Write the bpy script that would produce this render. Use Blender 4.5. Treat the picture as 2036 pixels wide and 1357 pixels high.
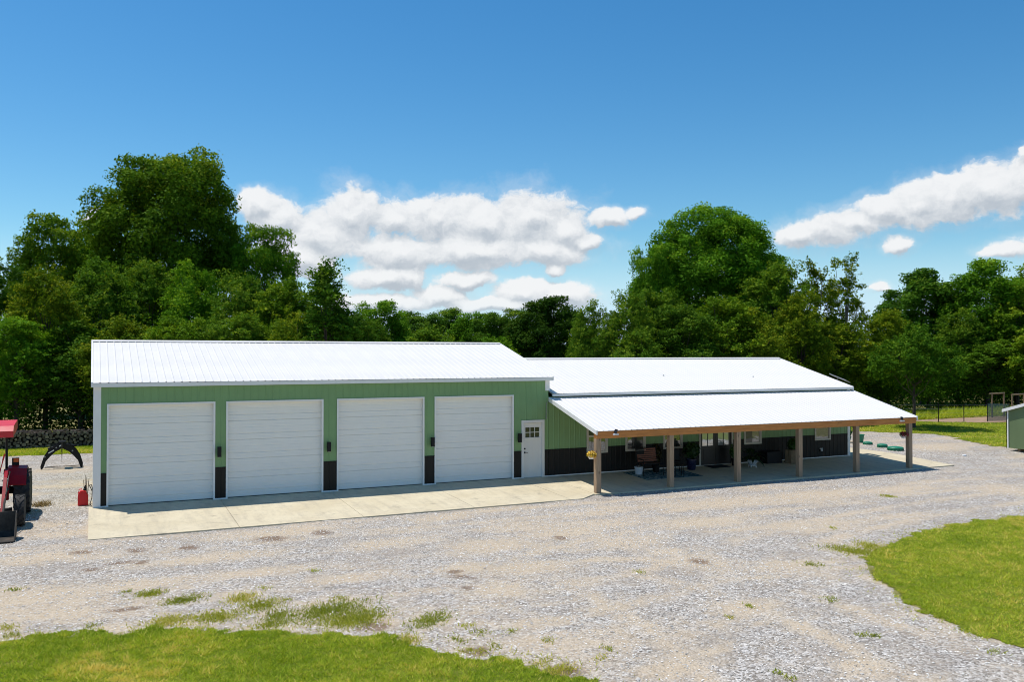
import bpy, math, random
import numpy as np
from mathutils import Vector, Matrix
for o in list(bpy.data.objects): bpy.data.objects.remove(o)
S = bpy.context.scene
COL = S.collection
R = math.radians
rnd = random.Random(7)
NP = np.random.default_rng(11)

# ---------------------------------------------------------------- camera
cd = bpy.data.cameras.new('camera')
cam = bpy.data.objects.new('camera', cd); COL.objects.link(cam)
cam.location = (-0.047, -28.665, 4.547)
YAW, PITCH = 0.4501, 0.0157
cam.rotation_euler = (math.pi / 2 + PITCH, 0, -YAW)
cd.sensor_width = 36; cd.lens = 36 * 1726.9 / 2036
cd.clip_start = 0.1; cd.clip_end = 6000
S.camera = cam

# ---------------------------------------------------------------- sun, sky, exposure
SUN_EL = 68.5
sdir = Vector((-1.0, 1.1, 0)).normalized() * math.cos(R(SUN_EL)) + Vector((0, 0, math.sin(R(SUN_EL))))
sl = bpy.data.lights.new('sun', 'SUN'); sl.energy = 4.0; sl.angle = R(0.55); sl.color = (1.0, 0.955, 0.89)
sun = bpy.data.objects.new('sun', sl); COL.objects.link(sun)
sun.rotation_euler = sdir.to_track_quat('Z', 'Y').to_euler(); sun.location = (0, 0, 60)
S.view_settings.view_transform = 'Standard'; S.view_settings.look = 'None'
S.view_settings.gamma = 1; S.view_settings.use_curve_mapping = False
S.view_settings.exposure = 0.2
S.render.engine = 'CYCLES'
S.cycles.max_bounces = 6; S.cycles.diffuse_bounces = 4; S.cycles.glossy_bounces = 3
S.cycles.transmission_bounces = 4; S.cycles.transparent_max_bounces = 6
S.cycles.pixel_filter_type = 'BLACKMAN_HARRIS'; S.cycles.filter_width = 1.0
S.cycles.caustics_reflective = False; S.cycles.caustics_refractive = False

W = bpy.data.worlds.new('World'); S.world = W; W.use_nodes = True
nt = W.node_tree; nt.nodes.clear()
# cumulus banks: azimuth, elevation, half width, half height (radians of sky)
CLOUDS = [(0.169,0.163,0.022,0.015),(0.19,0.148,0.027,0.022),(0.268,0.155,0.034,0.027),(0.234,0.13,0.05,0.025),(0.212,0.11,0.044,0.022),(0.313,0.152,0.026,0.018),(0.364,0.155,0.049,0.024),(0.416,0.153,0.044,0.025),(0.477,0.156,0.046,0.028),(0.512,0.144,0.022,0.018),(0.411,0.119,0.099,0.021),(0.324,0.118,0.052,0.02),(0.486,0.119,0.043,0.018),(0.532,0.131,0.017,0.009),(0.564,0.155,0.018,0.01),(0.591,0.16,0.014,0.007),(0.307,0.088,0.037,0.013),(0.399,0.087,0.034,0.01),(0.364,0.067,0.035,0.012),(0.498,0.098,0.014,0.008),(0.469,0.073,0.032,0.013),(0.512,0.07,0.032,0.016),(0.313,0.061,0.069,0.009),(0.428,0.058,0.07,0.007),(0.771,0.129,0.023,0.014),(0.802,0.136,0.028,0.016),(0.827,0.142,0.03,0.012),(0.854,0.151,0.027,0.015),(0.891,0.157,0.028,0.021),(0.923,0.162,0.032,0.021),(0.957,0.166,0.031,0.024),(0.99,0.173,0.025,0.023),(1.03,0.18,0.03,0.025),(0.871,0.115,0.012,0.01),(0.968,0.105,0.022,0.008),(1.02,0.11,0.04,0.012),(0.849,0.071,0.01,0.005),(0.984,0.199,0.009,0.006),(0.002,0.143,0.012,0.006),
          (-0.35,0.14,0.06,0.025),(-0.5,0.12,0.08,0.03),(-0.8,0.16,0.09,0.03),(-1.1,0.13,0.07,0.02),(1.3,0.13,0.08,0.025),(1.5,0.17,0.09,0.03),(1.9,0.14,0.08,0.025),(2.4,0.15,0.1,0.03),(-1.8,0.15,0.1,0.03),(-2.4,0.14,0.1,0.03),(3.0,0.16,0.1,0.03)]
g = bpy.data.node_groups.new('cloud_field', 'ShaderNodeTree')
g.interface.new_socket('P', in_out='INPUT', socket_type='NodeSocketVector')
g.interface.new_socket('F', in_out='OUTPUT', socket_type='NodeSocketFloat')
gi = g.nodes.new('NodeGroupInput'); go = g.nodes.new('NodeGroupOutput')
prev = None
for az, el, rx, ry in CLOUDS:
    a = g.nodes.new('ShaderNodeVectorMath'); a.operation = 'SUBTRACT'; a.inputs[1].default_value = (az, el, 0); g.links.new(gi.outputs[0], a.inputs[0])
    b = g.nodes.new('ShaderNodeVectorMath'); b.operation = 'MULTIPLY'; b.inputs[1].default_value = (1 / rx, 1 / ry, 0); g.links.new(a.outputs[0], b.inputs[0])
    c = g.nodes.new('ShaderNodeVectorMath'); c.operation = 'LENGTH'; g.links.new(b.outputs[0], c.inputs[0])
    if prev is None: prev = c.outputs['Value']
    else:
        m = g.nodes.new('ShaderNodeMath'); m.operation = 'SMOOTH_MIN'; m.inputs[2].default_value = 0.25
        g.links.new(prev, m.inputs[0]); g.links.new(c.outputs['Value'], m.inputs[1]); prev = m.outputs[0]
m = g.nodes.new('ShaderNodeMath'); m.operation = 'SUBTRACT'; m.inputs[0].default_value = 1.0; g.links.new(prev, m.inputs[1]); g.links.new(m.outputs[0], go.inputs[0])

class NG:
    def __init__(s, nt): s.nt = nt
    def n(s, t, **k):
        x = s.nt.nodes.new('ShaderNode' + t)
        for a, b in k.items(): setattr(x, a, b)
        return x
    def l(s, a, b): s.nt.links.new(a, b)
    def put(s, sock, v):
        if isinstance(v, bpy.types.NodeSocket): s.l(v, sock)
        elif v is not None: sock.default_value = v
    def m(s, op, a, b=None, c=None, clamp=False):
        x = s.n('Math', operation=op, use_clamp=clamp); s.put(x.inputs[0], a); s.put(x.inputs[1], b); s.put(x.inputs[2], c); return x.outputs[0]
    def vm(s, op, a, b=None):
        x = s.n('VectorMath', operation=op); s.put(x.inputs[0], a); s.put(x.inputs[1], b); return x.outputs[0]
    def noise(s, vec, scale, detail=4, rough=.55, dist=0, col=False):
        x = s.n('TexNoise'); s.put(x.inputs['Vector'], vec); x.inputs['Scale'].default_value = scale; x.inputs['Detail'].default_value = detail
        x.inputs['Roughness'].default_value = rough; x.inputs['Distortion'].default_value = dist; return x.outputs[1 if col else 0]
    def ss(s, v, lo, hi, a=0., b=1.):
        x = s.n('MapRange', interpolation_type='SMOOTHSTEP'); s.put(x.inputs[0], v); x.inputs[1].default_value = lo; x.inputs[2].default_value = hi
        x.inputs[3].default_value = a; x.inputs[4].default_value = b; return x.outputs[0]
    def mix(s, f, a, b, blend='MIX'):
        x = s.n('Mix', data_type='RGBA', blend_type=blend); s.put(x.inputs[0], f); s.put(x.inputs[6], c4(a)); s.put(x.inputs[7], c4(b)); return x.outputs[2]
def c4(c): return (c[0], c[1], c[2], 1) if isinstance(c, tuple) and len(c) == 3 else c

w = NG(nt)
tc = w.n('TexCoord'); sep = w.n('SeparateXYZ'); w.l(tc.outputs['Generated'], sep.inputs[0])
az = w.m('ARCTAN2', sep.outputs[0], sep.outputs[1]); el = w.m('ARCSINE', sep.outputs[2])
cmb = w.n('CombineXYZ'); w.l(az, cmb.inputs[0]); w.l(el, cmb.inputs[1]); P = cmb.outputs[0]
wc = w.noise(P, 22, 4, .6, 0, True)
warp = w.vm('MULTIPLY', w.vm('SUBTRACT', wc, (.5, .5, .5)), (.034, .024, 0))
P2 = w.vm('ADD', P, warp)
def field(off):
    q = w.vm('ADD', P2, off); gn = w.n('Group'); gn.node_tree = g; w.l(q, gn.inputs[0]); return gn.outputs[0], w.noise(w.vm('MULTIPLY', q, (1, 1.25, 1)), 21, 12, .64)
f0, n0 = field((0, 0, 0)); f1, n1 = field((-.003, .009, 0))
d0 = w.m('MULTIPLY_ADD', w.m('SUBTRACT', n0, .5), 2.05, f0)
d1 = w.m('MULTIPLY_ADD', w.m('SUBTRACT', n1, .5), 2.05, f1)
dens = w.ss(d0, -.36, .10)
hz = w.ss(el, .015, .075)                       # clouds thin into haze low down
dens = w.m('MAXIMUM', dens, w.m('MULTIPLY', w.ss(w.m('MULTIPLY_ADD', w.m('SUBTRACT', n1, .5), 1.5, d0), -.95, .1), .24))
dens = w.m('MULTIPLY', dens, w.m('MULTIPLY_ADD', hz, .45, .52))
sh = w.ss(w.m('SUBTRACT', d0, w.m('MULTIPLY', d1, 1.0)), -.75, .55)
ccol = w.mix(sh, (.50, .555, .62), (.93, .94, .95))
sky = w.n('TexSky', sky_type='NISHITA'); sky.sun_disc = False; sky.sun_elevation = R(SUN_EL); sky.sun_rotation = math.atan2(sdir.x, sdir.y)
sky.air_density = 1.0; sky.dust_density = 0.35; sky.ozone_density = 2.2; sky.altitude = 200
hs = w.n('HueSaturation'); hs.inputs['Saturation'].default_value = 1.36; w.l(sky.outputs[0], hs.inputs['Color'])
b1 = w.n('Background'); hsc = w.mix(1.0, hs.outputs[0], (.86, 1.0, .955), 'MULTIPLY'); hzm = w.mix(w.ss(w.m('ABSOLUTE', el), .0, .14, .85, 0), hsc, (4.6, 5.9, 7.7)); w.l(hzm, b1.inputs[0]); b1.inputs[1].default_value = 0.118
b2 = w.n('Background'); w.l(ccol, b2.inputs[0]); b2.inputs[1].default_value = 0.85
mx = w.n('MixShader'); w.l(dens, mx.inputs[0]); w.l(b1.outputs[0], mx.inputs[1]); w.l(b2.outputs[0], mx.inputs[2])
wo = w.n('OutputWorld'); w.l(mx.outputs[0], wo.inputs[0])

# ---------------------------------------------------------------- materials
def newmat(name):
    m = bpy.data.materials.new(name); m.use_nodes = True; k = NG(m.node_tree)
    p = m.node_tree.nodes['Principled BSDF']; return m, k, p
def mat(name, col, rough=.6, var=.12, scale=6, metal=0., bump=0., bscale=60, spec=.5, grime=None, stretch=None):
    m, k, p = newmat(name)
    t = k.n('TexCoord'); v = t.outputs['Object']
    if stretch: v = k.vm('MULTIPLY', v, stretch)
    n = k.noise(v, scale, 5, .6)
    c = k.mix(k.ss(n, .25, .75), tuple(x * (1 - var) for x in col), tuple(min(1, x * (1 + var)) for x in col))
    if grime: c = k.mix(k.ss(k.noise(v, scale * .35, 6, .7), .5, .72, 0, grime[1]), c, grime[0])
    k.l(c, p.inputs['Base Color']); p.inputs['Metallic'].default_value = metal; p.inputs['Specular IOR Level'].default_value = spec
    k.l(k.ss(n, .2, .8, max(0, rough - .08), min(1, rough + .08)), p.inputs['Roughness'])
    if bump:
        b = k.n('Bump'); b.inputs['Strength'].default_value = bump; b.inputs['Distance'].default_value = .01
        k.l(k.noise(v, bscale, 4, .6), b.inputs['Height']); k.l(b.outputs[0], p.inputs['Normal'])
    return m
M = {}
M['roof'] = mat('white_roof_metal', (.74, .71, .67), .5, .02, 1.2, spec=.2)
M['trim'] = mat('white_trim_metal', (.86, .84, .80), .4, .03, 3)
M['green'] = mat('green_wall_metal', (.20, .345, .145), .5, .05, 1.5, bump=.05, bscale=9)
M['black'] = mat('charcoal_wainscot_metal', (.017, .0145, .012), .5, .15, 1.5, spec=.22)
M['door'] = mat('white_door_steel', (.90, .87, .81), .38, .015, 3)
M['doorw'] = mat('painted_entry_door', (.78, .76, .71), .4, .02, 3)
M['dark'] = mat('black_paint', (.010, .010, .011), .5, .2, 8, spec=.22)
M['blackdoor'] = mat('black_door_paint', (.016, .014, .013), .35, .2, 5)
M['vinyl'] = mat('almond_vinyl', (.62, .56, .47), .5, .04, 5)
M['rubber'] = mat('tyre_rubber', (.028, .027, .026), .85, .3, 9, grime=((.12, .10, .08), .6))
M['red'] = mat('red_paint', (.30, .008, .014), .4, .1, 5, grime=((.18, .05, .04), .35), spec=.2)
M['canopy'] = mat('red_canopy_plastic', (.62, .02, .035), .45, .06, 4)
M['redcan'] = mat('red_fuel_can_plastic', (.80, .012, .015), .5, .08, 5)
M['steel'] = mat('worn_dark_steel', (.045, .04, .034), .7, .4, 7, spec=.2, grime=((.13, .10, .075), .7))
M['grey'] = mat('grey_steel', (.30, .31, .32), .45, .1, 6, metal=.5)
M['white'] = mat('white_plastic', (.75, .75, .74), .5, .05, 6)
M['orange'] = mat('orange_lens', (.75, .13, .02), .25, .05, 6)
M['lid'] = mat('green_plastic_lid', (.01, .20, .11), .5, .12, 7)
M['shed'] = mat('green_shed_siding', (.14, .20, .09), .6, .06, 2, stretch=(1, 1, .2))
M['bluepot'] = mat('blue_glazed_pot', (.005, .009, .045), .3, .2, 5)
M['whitepot'] = mat('white_glazed_pot', (.55, .60, .64), .3, .05, 5)
M['soil'] = mat('soil', (.03, .02, .012), .9, .3, 20)
M['copper'] = mat('stained_red_slat', (.20, .06, .03), .5, .15, 10, stretch=(1, 8, 8))
M['mat'] = mat('black_doormat', (.012, .011, .01), .95, .3, 40)
M['cutwood'] = mat('cut_log_end', (.34, .26, .18), .9, .3, 14, grime=((.06, .045, .035), .9))
_m = M['cutwood']; _k = NG(_m.node_tree); _p = _m.node_tree.nodes['Principled BSDF']; _src = _p.inputs['Base Color'].links[0].from_socket
_r = _k.n('ObjectInfo'); _k.l(_k.mix(_k.ss(_r.outputs['Random'], 0, 1, 0, .8), _src, (.05, .038, .03)), _p.inputs['Base Color'])
M['bark'] = mat('bark', (.075, .058, .045), .9, .35, 12, bump=.6, bscale=30, stretch=(1, 1, .25))
M['barkpale'] = mat('pale_bark', (.20, .17, .13), .9, .3, 12, bump=.5, bscale=30, stretch=(1, 1, .25))
M['petal_y'] = mat('yellow_petals', (.75, .46, .03), .6, .15, 12)
M['petal_r'] = mat('red_petals', (.30, .02, .03), .6, .2, 12)
M['dry'] = mat('dry_grass_straw', (.38, .28, .12), .8, .2, 12)
M['fencewood'] = mat('weathered_post_wood', (.24, .17, .10), .8, .2, 10)

def woodmat(name, base, dark, new=False):
    m, k, p = newmat(name); t = k.n('TexCoord'); v = k.vm('MULTIPLY', t.outputs['Object'], (9, 9, .55) if not new else (.55, 9, 9))
    n = k.noise(v, 3.0, 7, .65, .4); n2 = k.noise(t.outputs['Object'], 2.2, 3, .5)
    c = k.mix(k.ss(n, .3, .7), dark, base)
    c = k.mix(k.ss(n2, .45, .7, 0, .45), c, tuple(x * .72 for x in base))
    vo = k.n('TexVoronoi'); vo.inputs['Scale'].default_value = 1.0; k.l(k.vm('MULTIPLY', t.outputs['Object'], (3, 3, 1.7) if not new else (1.4, 3, 6)), vo.inputs['Vector'])
    c = k.mix(k.ss(vo.outputs['Distance'], .05, .11, .75, 0), c, tuple(x * .45 for x in dark))
    k.l(c, p.inputs['Base Color']); p.inputs['Roughness'].default_value = .75
    b = k.n('Bump'); b.inputs['Strength'].default_value = .4; b.inputs['Distance'].default_value = .004; k.l(n, b.inputs['Height']); k.l(b.outputs[0], p.inputs['Normal'])
    return m
M['post'] = woodmat('weathered_timber', (.45, .315, .20), (.29, .195, .12))
M['beam'] = woodmat('fresh_timber', (.66, .27, .07), (.45, .16, .035), True)

def glassmat(name, refl, dark, rough=.02):
    m, k, p = newmat(name); p.inputs['Base Color'].default_value = dark + (1,); p.inputs['Roughness'].default_value = .3
    gl = k.n('BsdfGlossy'); gl.inputs['Roughness'].default_value = rough; gl.inputs['Color'].default_value = (.9, .93, .95, 1)
    b = k.n('Bump'); b.inputs['Strength'].default_value = .08; b.inputs['Distance'].default_value = .02; k.l(k.noise(k.n('TexCoord').outputs['Object'], 2.5, 2), b.inputs['Height']); k.l(b.outputs[0], gl.inputs['Normal'])
    fr = k.n('Fresnel'); fr.inputs['IOR'].default_value = 1.5
    f = k.m('ADD', fr.outputs[0], refl, clamp=True)
    ms = k.n('MixShader'); k.l(f, ms.inputs[0]); k.l(p.outputs[0], ms.inputs[1]); k.l(gl.outputs[0], ms.inputs[2])
    k.l(ms.outputs[0], m.node_tree.nodes['Material Output'].inputs[0]); return m
M['glass'] = glassmat('window_glass', .16, (.02, .02, .022))
M['glassdark'] = glassmat('screened_glass', .015, (.008, .008, .009))
M['glassdoor'] = glassmat('door_glass_with_blind', .32, (.42, .45, .46))

# concrete
def concrete():
    m, k, p = newmat('broom_finished_concrete'); t = k.n('TexCoord'); v = t.outputs['Object']
    n = k.noise(v, .55, 6, .6); n2 = k.noise(k.vm('MULTIPLY', v, (3.5, .5, 1)), 1.0, 6, .65); n3 = k.noise(v, 60, 3, .6); n4 = k.noise(v, 5, 7, .75)
    c = k.mix(k.ss(n, .3, .7), (.56, .475, .315), (.66, .575, .40))
    c = k.mix(k.ss(n2, .45, .7, 0, .45), c, (.40, .345, .25))
    c = k.mix(k.ss(k.noise(k.vm('ADD', v, (4, 9, 0)), 1.3, 7, .75), .56, .70, 0, .6), c, (.27, .235, .17))
    c = k.mix(k.ss(n3, .35, .65, 0, .12), c, (.30, .26, .2))
    c = k.mix(k.ss(n4, .48, .72, 0, .4), c, (.33, .285, .21))
    k.l(c, p.inputs['Base Color']); p.inputs['Roughness'].default_value = .85
    b = k.n('Bump'); b.inputs['Strength'].default_value = .25; b.inputs['Distance'].default_value = .003; k.l(n3, b.inputs['Height']); k.l(b.outputs[0], p.inputs['Normal'])
    return m
M['concrete'] = concrete()

# yard ground: gravel with vertex attribute "zone" (R tan dirt, G grass, B dark damp spots)
def groundmat():
    m, k, p = newmat('gravel_and_dirt'); t = k.n('TexCoord'); v = t.outputs['Object']
    at = k.n('Attribute', attribute_name='zone'); sp = k.n('SeparateColor'); k.l(at.outputs['Color'], sp.inputs[0])
    vo = k.n('TexVoronoi'); vo.inputs['Scale'].default_value = 23; k.l(v, vo.inputs['Vector'])
    sc = k.n('SeparateColor'); k.l(vo.outputs['Color'], sc.inputs[0])
    vo2 = k.n('TexVoronoi'); vo2.inputs['Scale'].default_value = 47; k.l(v, vo2.inputs['Vector']); sc2 = k.n('SeparateColor'); k.l(vo2.outputs['Color'], sc2.inputs[0])
    r = k.n('ValToRGB'); cr = r.color_ramp; cr.elements[0].position = 0; cr.elements[0].color = (.06, .054, .046, 1); cr.elements[1].position = 1; cr.elements[1].color = (.86, .82, .77, 1)
    for ps, cc in ((.22, (.19, .17, .145, 1)), (.48, (.38, .35, .315, 1)), (.78, (.62, .585, .54, 1))): e = cr.elements.new(ps); e.color = cc
    k.l(k.m('ADD', k.m('MULTIPLY', sc.outputs[0], .68), k.m('MULTIPLY', sc2.outputs[1], .32)), r.inputs[0])
    c = r.outputs[0]
    n = k.noise(v, 1.6, 6, .65); nf = k.noise(v, 9, 5, .7)
    # fines between the stones
    c = k.mix(k.ss(n, .35, .7, .0, .5), c, (.43, .36, .275))
    c = k.mix(k.ss(k.noise(k.vm('MULTIPLY', v, (.7, 1.2, 1)), .8, 5, .6), .42, .66, 0, .4), c, (.27, .235, .20))
    c = k.mix(k.ss(k.noise(v, 2.3, 9, .76), .49, .66, 0, .5), c, (.30, .245, .19))
    dirt = k.ss(k.m('MULTIPLY_ADD', k.m('SUBTRACT', k.noise(v, 3.2, 8, .78), .5), 1.5, sp.outputs[0]), -.02, .75, 0, .85)
    c = k.mix(dirt, c, k.mix(k.ss(nf, .3, .7), (.47, .36, .235), (.60, .50, .37)))
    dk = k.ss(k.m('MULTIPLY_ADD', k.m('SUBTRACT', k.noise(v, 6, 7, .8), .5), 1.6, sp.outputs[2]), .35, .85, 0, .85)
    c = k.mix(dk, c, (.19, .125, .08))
    gr = k.ss(k.m('MULTIPLY_ADD', k.m('SUBTRACT', k.noise(v, 4, 7, .75), .5), .9, sp.outputs[1]), .40, .60)
    c = k.mix(gr, c, k.mix(k.ss(n, .3, .7), (.17, .17, .04), (.30, .26, .10)))
    k.l(c, p.inputs['Base Color']); p.inputs['Roughness'].default_value = .95; p.inputs['Specular IOR Level'].default_value = .2
    h = k.m('ADD', k.m('MULTIPLY', vo.outputs['Distance'], -1.0), k.m('MULTIPLY', nf, .8))
    b = k.n('Bump'); b.inputs['Strength'].default_value = .75; b.inputs['Distance'].default_value = .03; k.l(h, b.inputs['Height']); k.l(b.outputs[0], p.inputs['Normal'])
    return m
M['ground'] = groundmat()
def lawnmat():
    m, k, p = newmat('mown_lawn'); t = k.n('TexCoord'); v = t.outputs['Object']
    n = k.noise(v, .9, 6, .7); n2 = k.noise(v, 14, 5, .8)
    c = k.mix(k.ss(n, .3, .7), (.15, .20, .012), (.26, .27, .02))  # sheet colour kept dark to paint shade into gaps between blades
    c = k.mix(k.ss(n2, .35, .7, 0, .7), c, (.07, .095, .01))
    c = k.mix(k.ss(k.noise(v, .5, 4, .6), .6, .75, 0, .5), c, (.25, .20, .06))
    k.l(c, p.inputs['Base Color']); p.inputs['Roughness'].default_value = .9; p.inputs['Specular IOR Level'].default_value = .15
    b = k.n('Bump'); b.inputs['Strength'].default_value = .8; b.inputs['Distance'].default_value = .04; k.l(n2, b.inputs['Height']); k.l(b.outputs[0], p.inputs['Normal'])
    return m
M['lawn'] = lawnmat()
M['dirtpen'] = mat('bare_red_dirt', (.33, .22, .14), .95, .2, 3, bump=.5, bscale=12)

def leafmat(name, dark, light, tip=None, usecol=True, trans=.3, rough=.5, spec=.25):
    m, k, p = newmat(name)
    a = k.n('Attribute', attribute_name='v'); oi = k.n('ObjectInfo')
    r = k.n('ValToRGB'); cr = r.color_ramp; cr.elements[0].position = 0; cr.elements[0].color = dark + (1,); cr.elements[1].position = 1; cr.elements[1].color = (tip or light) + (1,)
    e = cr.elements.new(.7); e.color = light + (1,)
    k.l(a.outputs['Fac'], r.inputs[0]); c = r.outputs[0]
    if usecol: c = k.mix(1.0, c, oi.outputs['Color'], 'MULTIPLY')
    k.l(c, p.inputs['Base Color']); p.inputs['Roughness'].default_value = rough; p.inputs['Specular IOR Level'].default_value = spec
    tr = k.n('BsdfTranslucent'); k.l(k.mix(1.0, c, (1.3, 1.25, .55), 'MULTIPLY'), tr.inputs['Color'])
    ms = k.n('MixShader'); ms.inputs[0].default_value = trans; k.l(p.outputs[0], ms.inputs[1]); k.l(tr.outputs[0], ms.inputs[2])
    k.l(ms.outputs[0], m.node_tree.nodes['Material Output'].inputs[0]); return m
M['leaf'] = leafmat('tree_leaves', (.026, .076, .006), (.100, .208, .013), (.25, .33, .024), trans=.24, rough=.75, spec=.05)
M['blade'] = leafmat('grass_blades', (.17, .28, .018), (.47, .54, .05), (.75, .60, .16), False, .35, .8, .1)
M['weed'] = leafmat('weed_blades', (.22, .27, .03), (.44, .45, .06), (.66, .52, .2), False, .3, .8, .1)
M['plant'] = leafmat('potted_plant_leaves', (.012, .03, .008), (.03, .075, .015), (.06, .10, .02), True, .2, .4)
def rugmat():
    m, k, p = newmat('teal_patterned_rug'); v = k.n('TexCoord').outputs['Object']
    wv = k.n('TexVoronoi'); wv.inputs['Scale'].default_value = 5; k.l(v, wv.inputs['Vector'])
    c = k.mix(k.ss(wv.outputs['Distance'], .25, .3), (.03, .13, .14), (.25, .33, .32))
    c = k.mix(k.ss(k.noise(v, 7, 2), .45, .5), c, (.02, .09, .11))
    k.l(c, p.inputs['Base Color']); p.inputs['Roughness'].default_value = .9; return m
M['rug'] = rugmat()
def netmat():
    m, k, p = newmat('blue_grey_netting'); p.inputs['Base Color'].default_value = (.13, .20, .20, 1); p.inputs['Roughness'].default_value = .8; p.inputs['Alpha'].default_value = .45
    return m
M['net'] = netmat()

# ---------------------------------------------------------------- mesh builder
class MB:
    def __init__(s): s.v = []; s.f = []; s.mi = []
    def add(s, vs, fs, mi=0):
        o = len(s.v); s.v += [tuple(x) for x in vs]; s.f += [tuple(i + o for i in f) for f in fs]; s.mi += [mi] * len(fs); return s
    def box(s, x0, x1, y0, y1, z0, z1, mi=0):
        return s.add([(x0, y0, z0), (x1, y0, z0), (x1, y1, z0), (x0, y1, z0), (x0, y0, z1), (x1, y0, z1), (x1, y1, z1), (x0, y1, z1)],
                     [(0, 3, 2, 1), (4, 5, 6, 7), (0, 1, 5, 4), (1, 2, 6, 5), (2, 3, 7, 6), (3, 0, 4, 7)], mi)
    def bar(s, a, b, w, h, up=(0, 0, 1), mi=0):
        a = Vector(a); b = Vector(b); d = (b - a).normalized(); u = Vector(up)
        if abs(d.dot(u)) > .98: u = Vector((0, 1, 0))
        sx = d.cross(u).normalized() * w / 2; sy = sx.cross(d).normalized() * h / 2
        vs = [a - sx - sy, a + sx - sy, a + sx + sy, a - sx + sy, b - sx - sy, b + sx - sy, b + sx + sy, b - sx + sy]
        return s.add(vs, [(3, 2, 1, 0), (4, 5, 6, 7), (0, 1, 5, 4), (1, 2, 6, 5), (2, 3, 7, 6), (3, 0, 4, 7)], mi)
    def tube(s, pts, rad, n=8, cap=True, mi=0):
        pts = [Vector(p) for p in pts]; rad = rad if isinstance(rad, (list, tuple)) else [rad] * len(pts)
        vs = []; fs = []
        for i, p in enumerate(pts):
            d = (pts[min(i + 1, len(pts) - 1)] - pts[max(i - 1, 0)]).normalized(); u = Vector((0, 0, 1)) if abs(d.z) < .9 else Vector((1, 0, 0))
            a = d.cross(u).normalized(); b = d.cross(a).normalized()
            for j in range(n): t = 2 * math.pi * j / n; vs.append(p + (a * math.cos(t) + b * math.sin(t)) * rad[i])
        for i in range(len(pts) - 1):
            for j in range(n): k = (j + 1) % n; fs.append((i * n + j, i * n + k, (i + 1) * n + k, (i + 1) * n + j))
        if cap: fs.append(tuple(range(n))[::-1]); fs.append(tuple((len(pts) - 1) * n + j for j in range(n)))
        return s.add(vs, fs, mi)
    def lathe(s, prof, c, n=16, axis='Z', mi=0):
        vs = []; fs = []; c = Vector(c)
        for r_, h in prof:
            for j in range(n):
                t = 2 * math.pi * j / n; x, y = r_ * math.cos(t), r_ * math.sin(t)
                vs.append(c + (Vector((x, y, h)) if axis == 'Z' else Vector((h, x, y)) if axis == 'X' else Vector((x, h, y))))
        for i in range(len(prof) - 1):
            for j in range(n): k = (j + 1) % n; fs.append((i * n + j, i * n + k, (i + 1) * n + k, (i + 1) * n + j))
        fs.append(tuple(range(n))[::-1]); fs.append(tuple((len(prof) - 1) * n + j for j in range(n)))
        return s.add(vs, fs, mi)
    def prism(s, poly, fn, a, b, mi=0):
        n = len(poly); vs = [fn(p, a) for p in poly] + [fn(p, b) for p in poly]
        return s.add(vs, [tuple(range(n))[::-1], tuple(range(n, 2 * n))] + [(i, (i + 1) % n, n + (i + 1) % n, n + i) for i in range(n)], mi)
    def mesh(s, name, mats, smooth=False):
        me = bpy.data.meshes.new(name); me.from_pydata(s.v, [], s.f)
        for m in (mats if isinstance(mats, (list, tuple)) else [mats]): me.materials.append(M[m] if isinstance(m, str) else m)
        if any(s.mi): me.polygons.foreach_set('material_index', s.mi)
        if smooth: me.polygons.foreach_set('use_smooth', [True] * len(s.f))
        me.validate(); return me
    def build(s, name, mats, parent=None, smooth=False, **k):
        return link(name, s.mesh(name, mats, smooth), parent, **k)
def link(name, me, parent=None, loc=None, rz=0, label=None, cat=None, group=None, kind=None):
    o = bpy.data.objects.new(name, me); COL.objects.link(o)
    if parent: o.parent = parent
    if loc: o.location = loc
    if rz: o.rotation_euler.z = rz
    if label: o['label'] = label
    if cat: o['category'] = cat
    if group: o['group'] = group
    if kind: o['kind'] = kind
    return o
def thing(name, loc, label, cat, group=None, rz=0, kind=None): return link(name, None, None, loc, rz, label, cat, group, kind)
def npmesh(name, V, F, mats, attrs=None, smooth=False):
    me = bpy.data.meshes.new(name); n = F.shape[1]
    me.vertices.add(len(V)); me.vertices.foreach_set('co', np.ascontiguousarray(V, np.float32).ravel())
    me.loops.add(F.size); me.loops.foreach_set('vertex_index', np.ascontiguousarray(F, np.int32).ravel())
    me.polygons.add(len(F)); me.polygons.foreach_set('loop_start', np.arange(0, F.size, n, dtype=np.int32))
    if smooth: me.polygons.foreach_set('use_smooth', np.ones(len(F), bool))
    for nm, (ty, arr) in (attrs or {}).items():
        a = me.attributes.new(nm, ty, 'POINT'); a.data.foreach_set('value' if ty == 'FLOAT' else 'color', np.ascontiguousarray(arr, np.float32).ravel())
    me.update(calc_edges=True)
    for m in (mats if isinstance(mats, (list, tuple)) else [mats]): me.materials.append(M[m])
    return me
def vnoise(x, y, seed=0):
    xi = np.floor(x).astype(np.int64); yi = np.floor(y).astype(np.int64); xf = x - xi; yf = y - yi
    def h(a, b):
        q = (a * 374761393 + b * 668265263 + seed * 1442695041) & 0x7fffffff; q = ((q ^ (q >> 13)) * 1274126177) & 0x7fffffff; return ((q ^ (q >> 16)) & 0xffff) / 65535.
    u = xf * xf * (3 - 2 * xf); v = yf * yf * (3 - 2 * yf)
    return (h(xi, yi) * (1 - u) + h(xi + 1, yi) * u) * (1 - v) + (h(xi, yi + 1) * (1 - u) + h(xi + 1, yi + 1) * u) * v
def fbm(x, y, o=4, seed=0):
    r_ = 0; a = .5; t = 0
    for i in range(o): r_ = r_ + a * vnoise(x * 2 ** i, y * 2 ** i, seed + i * 17); t += a; a *= .55
    return r_ / t
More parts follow.
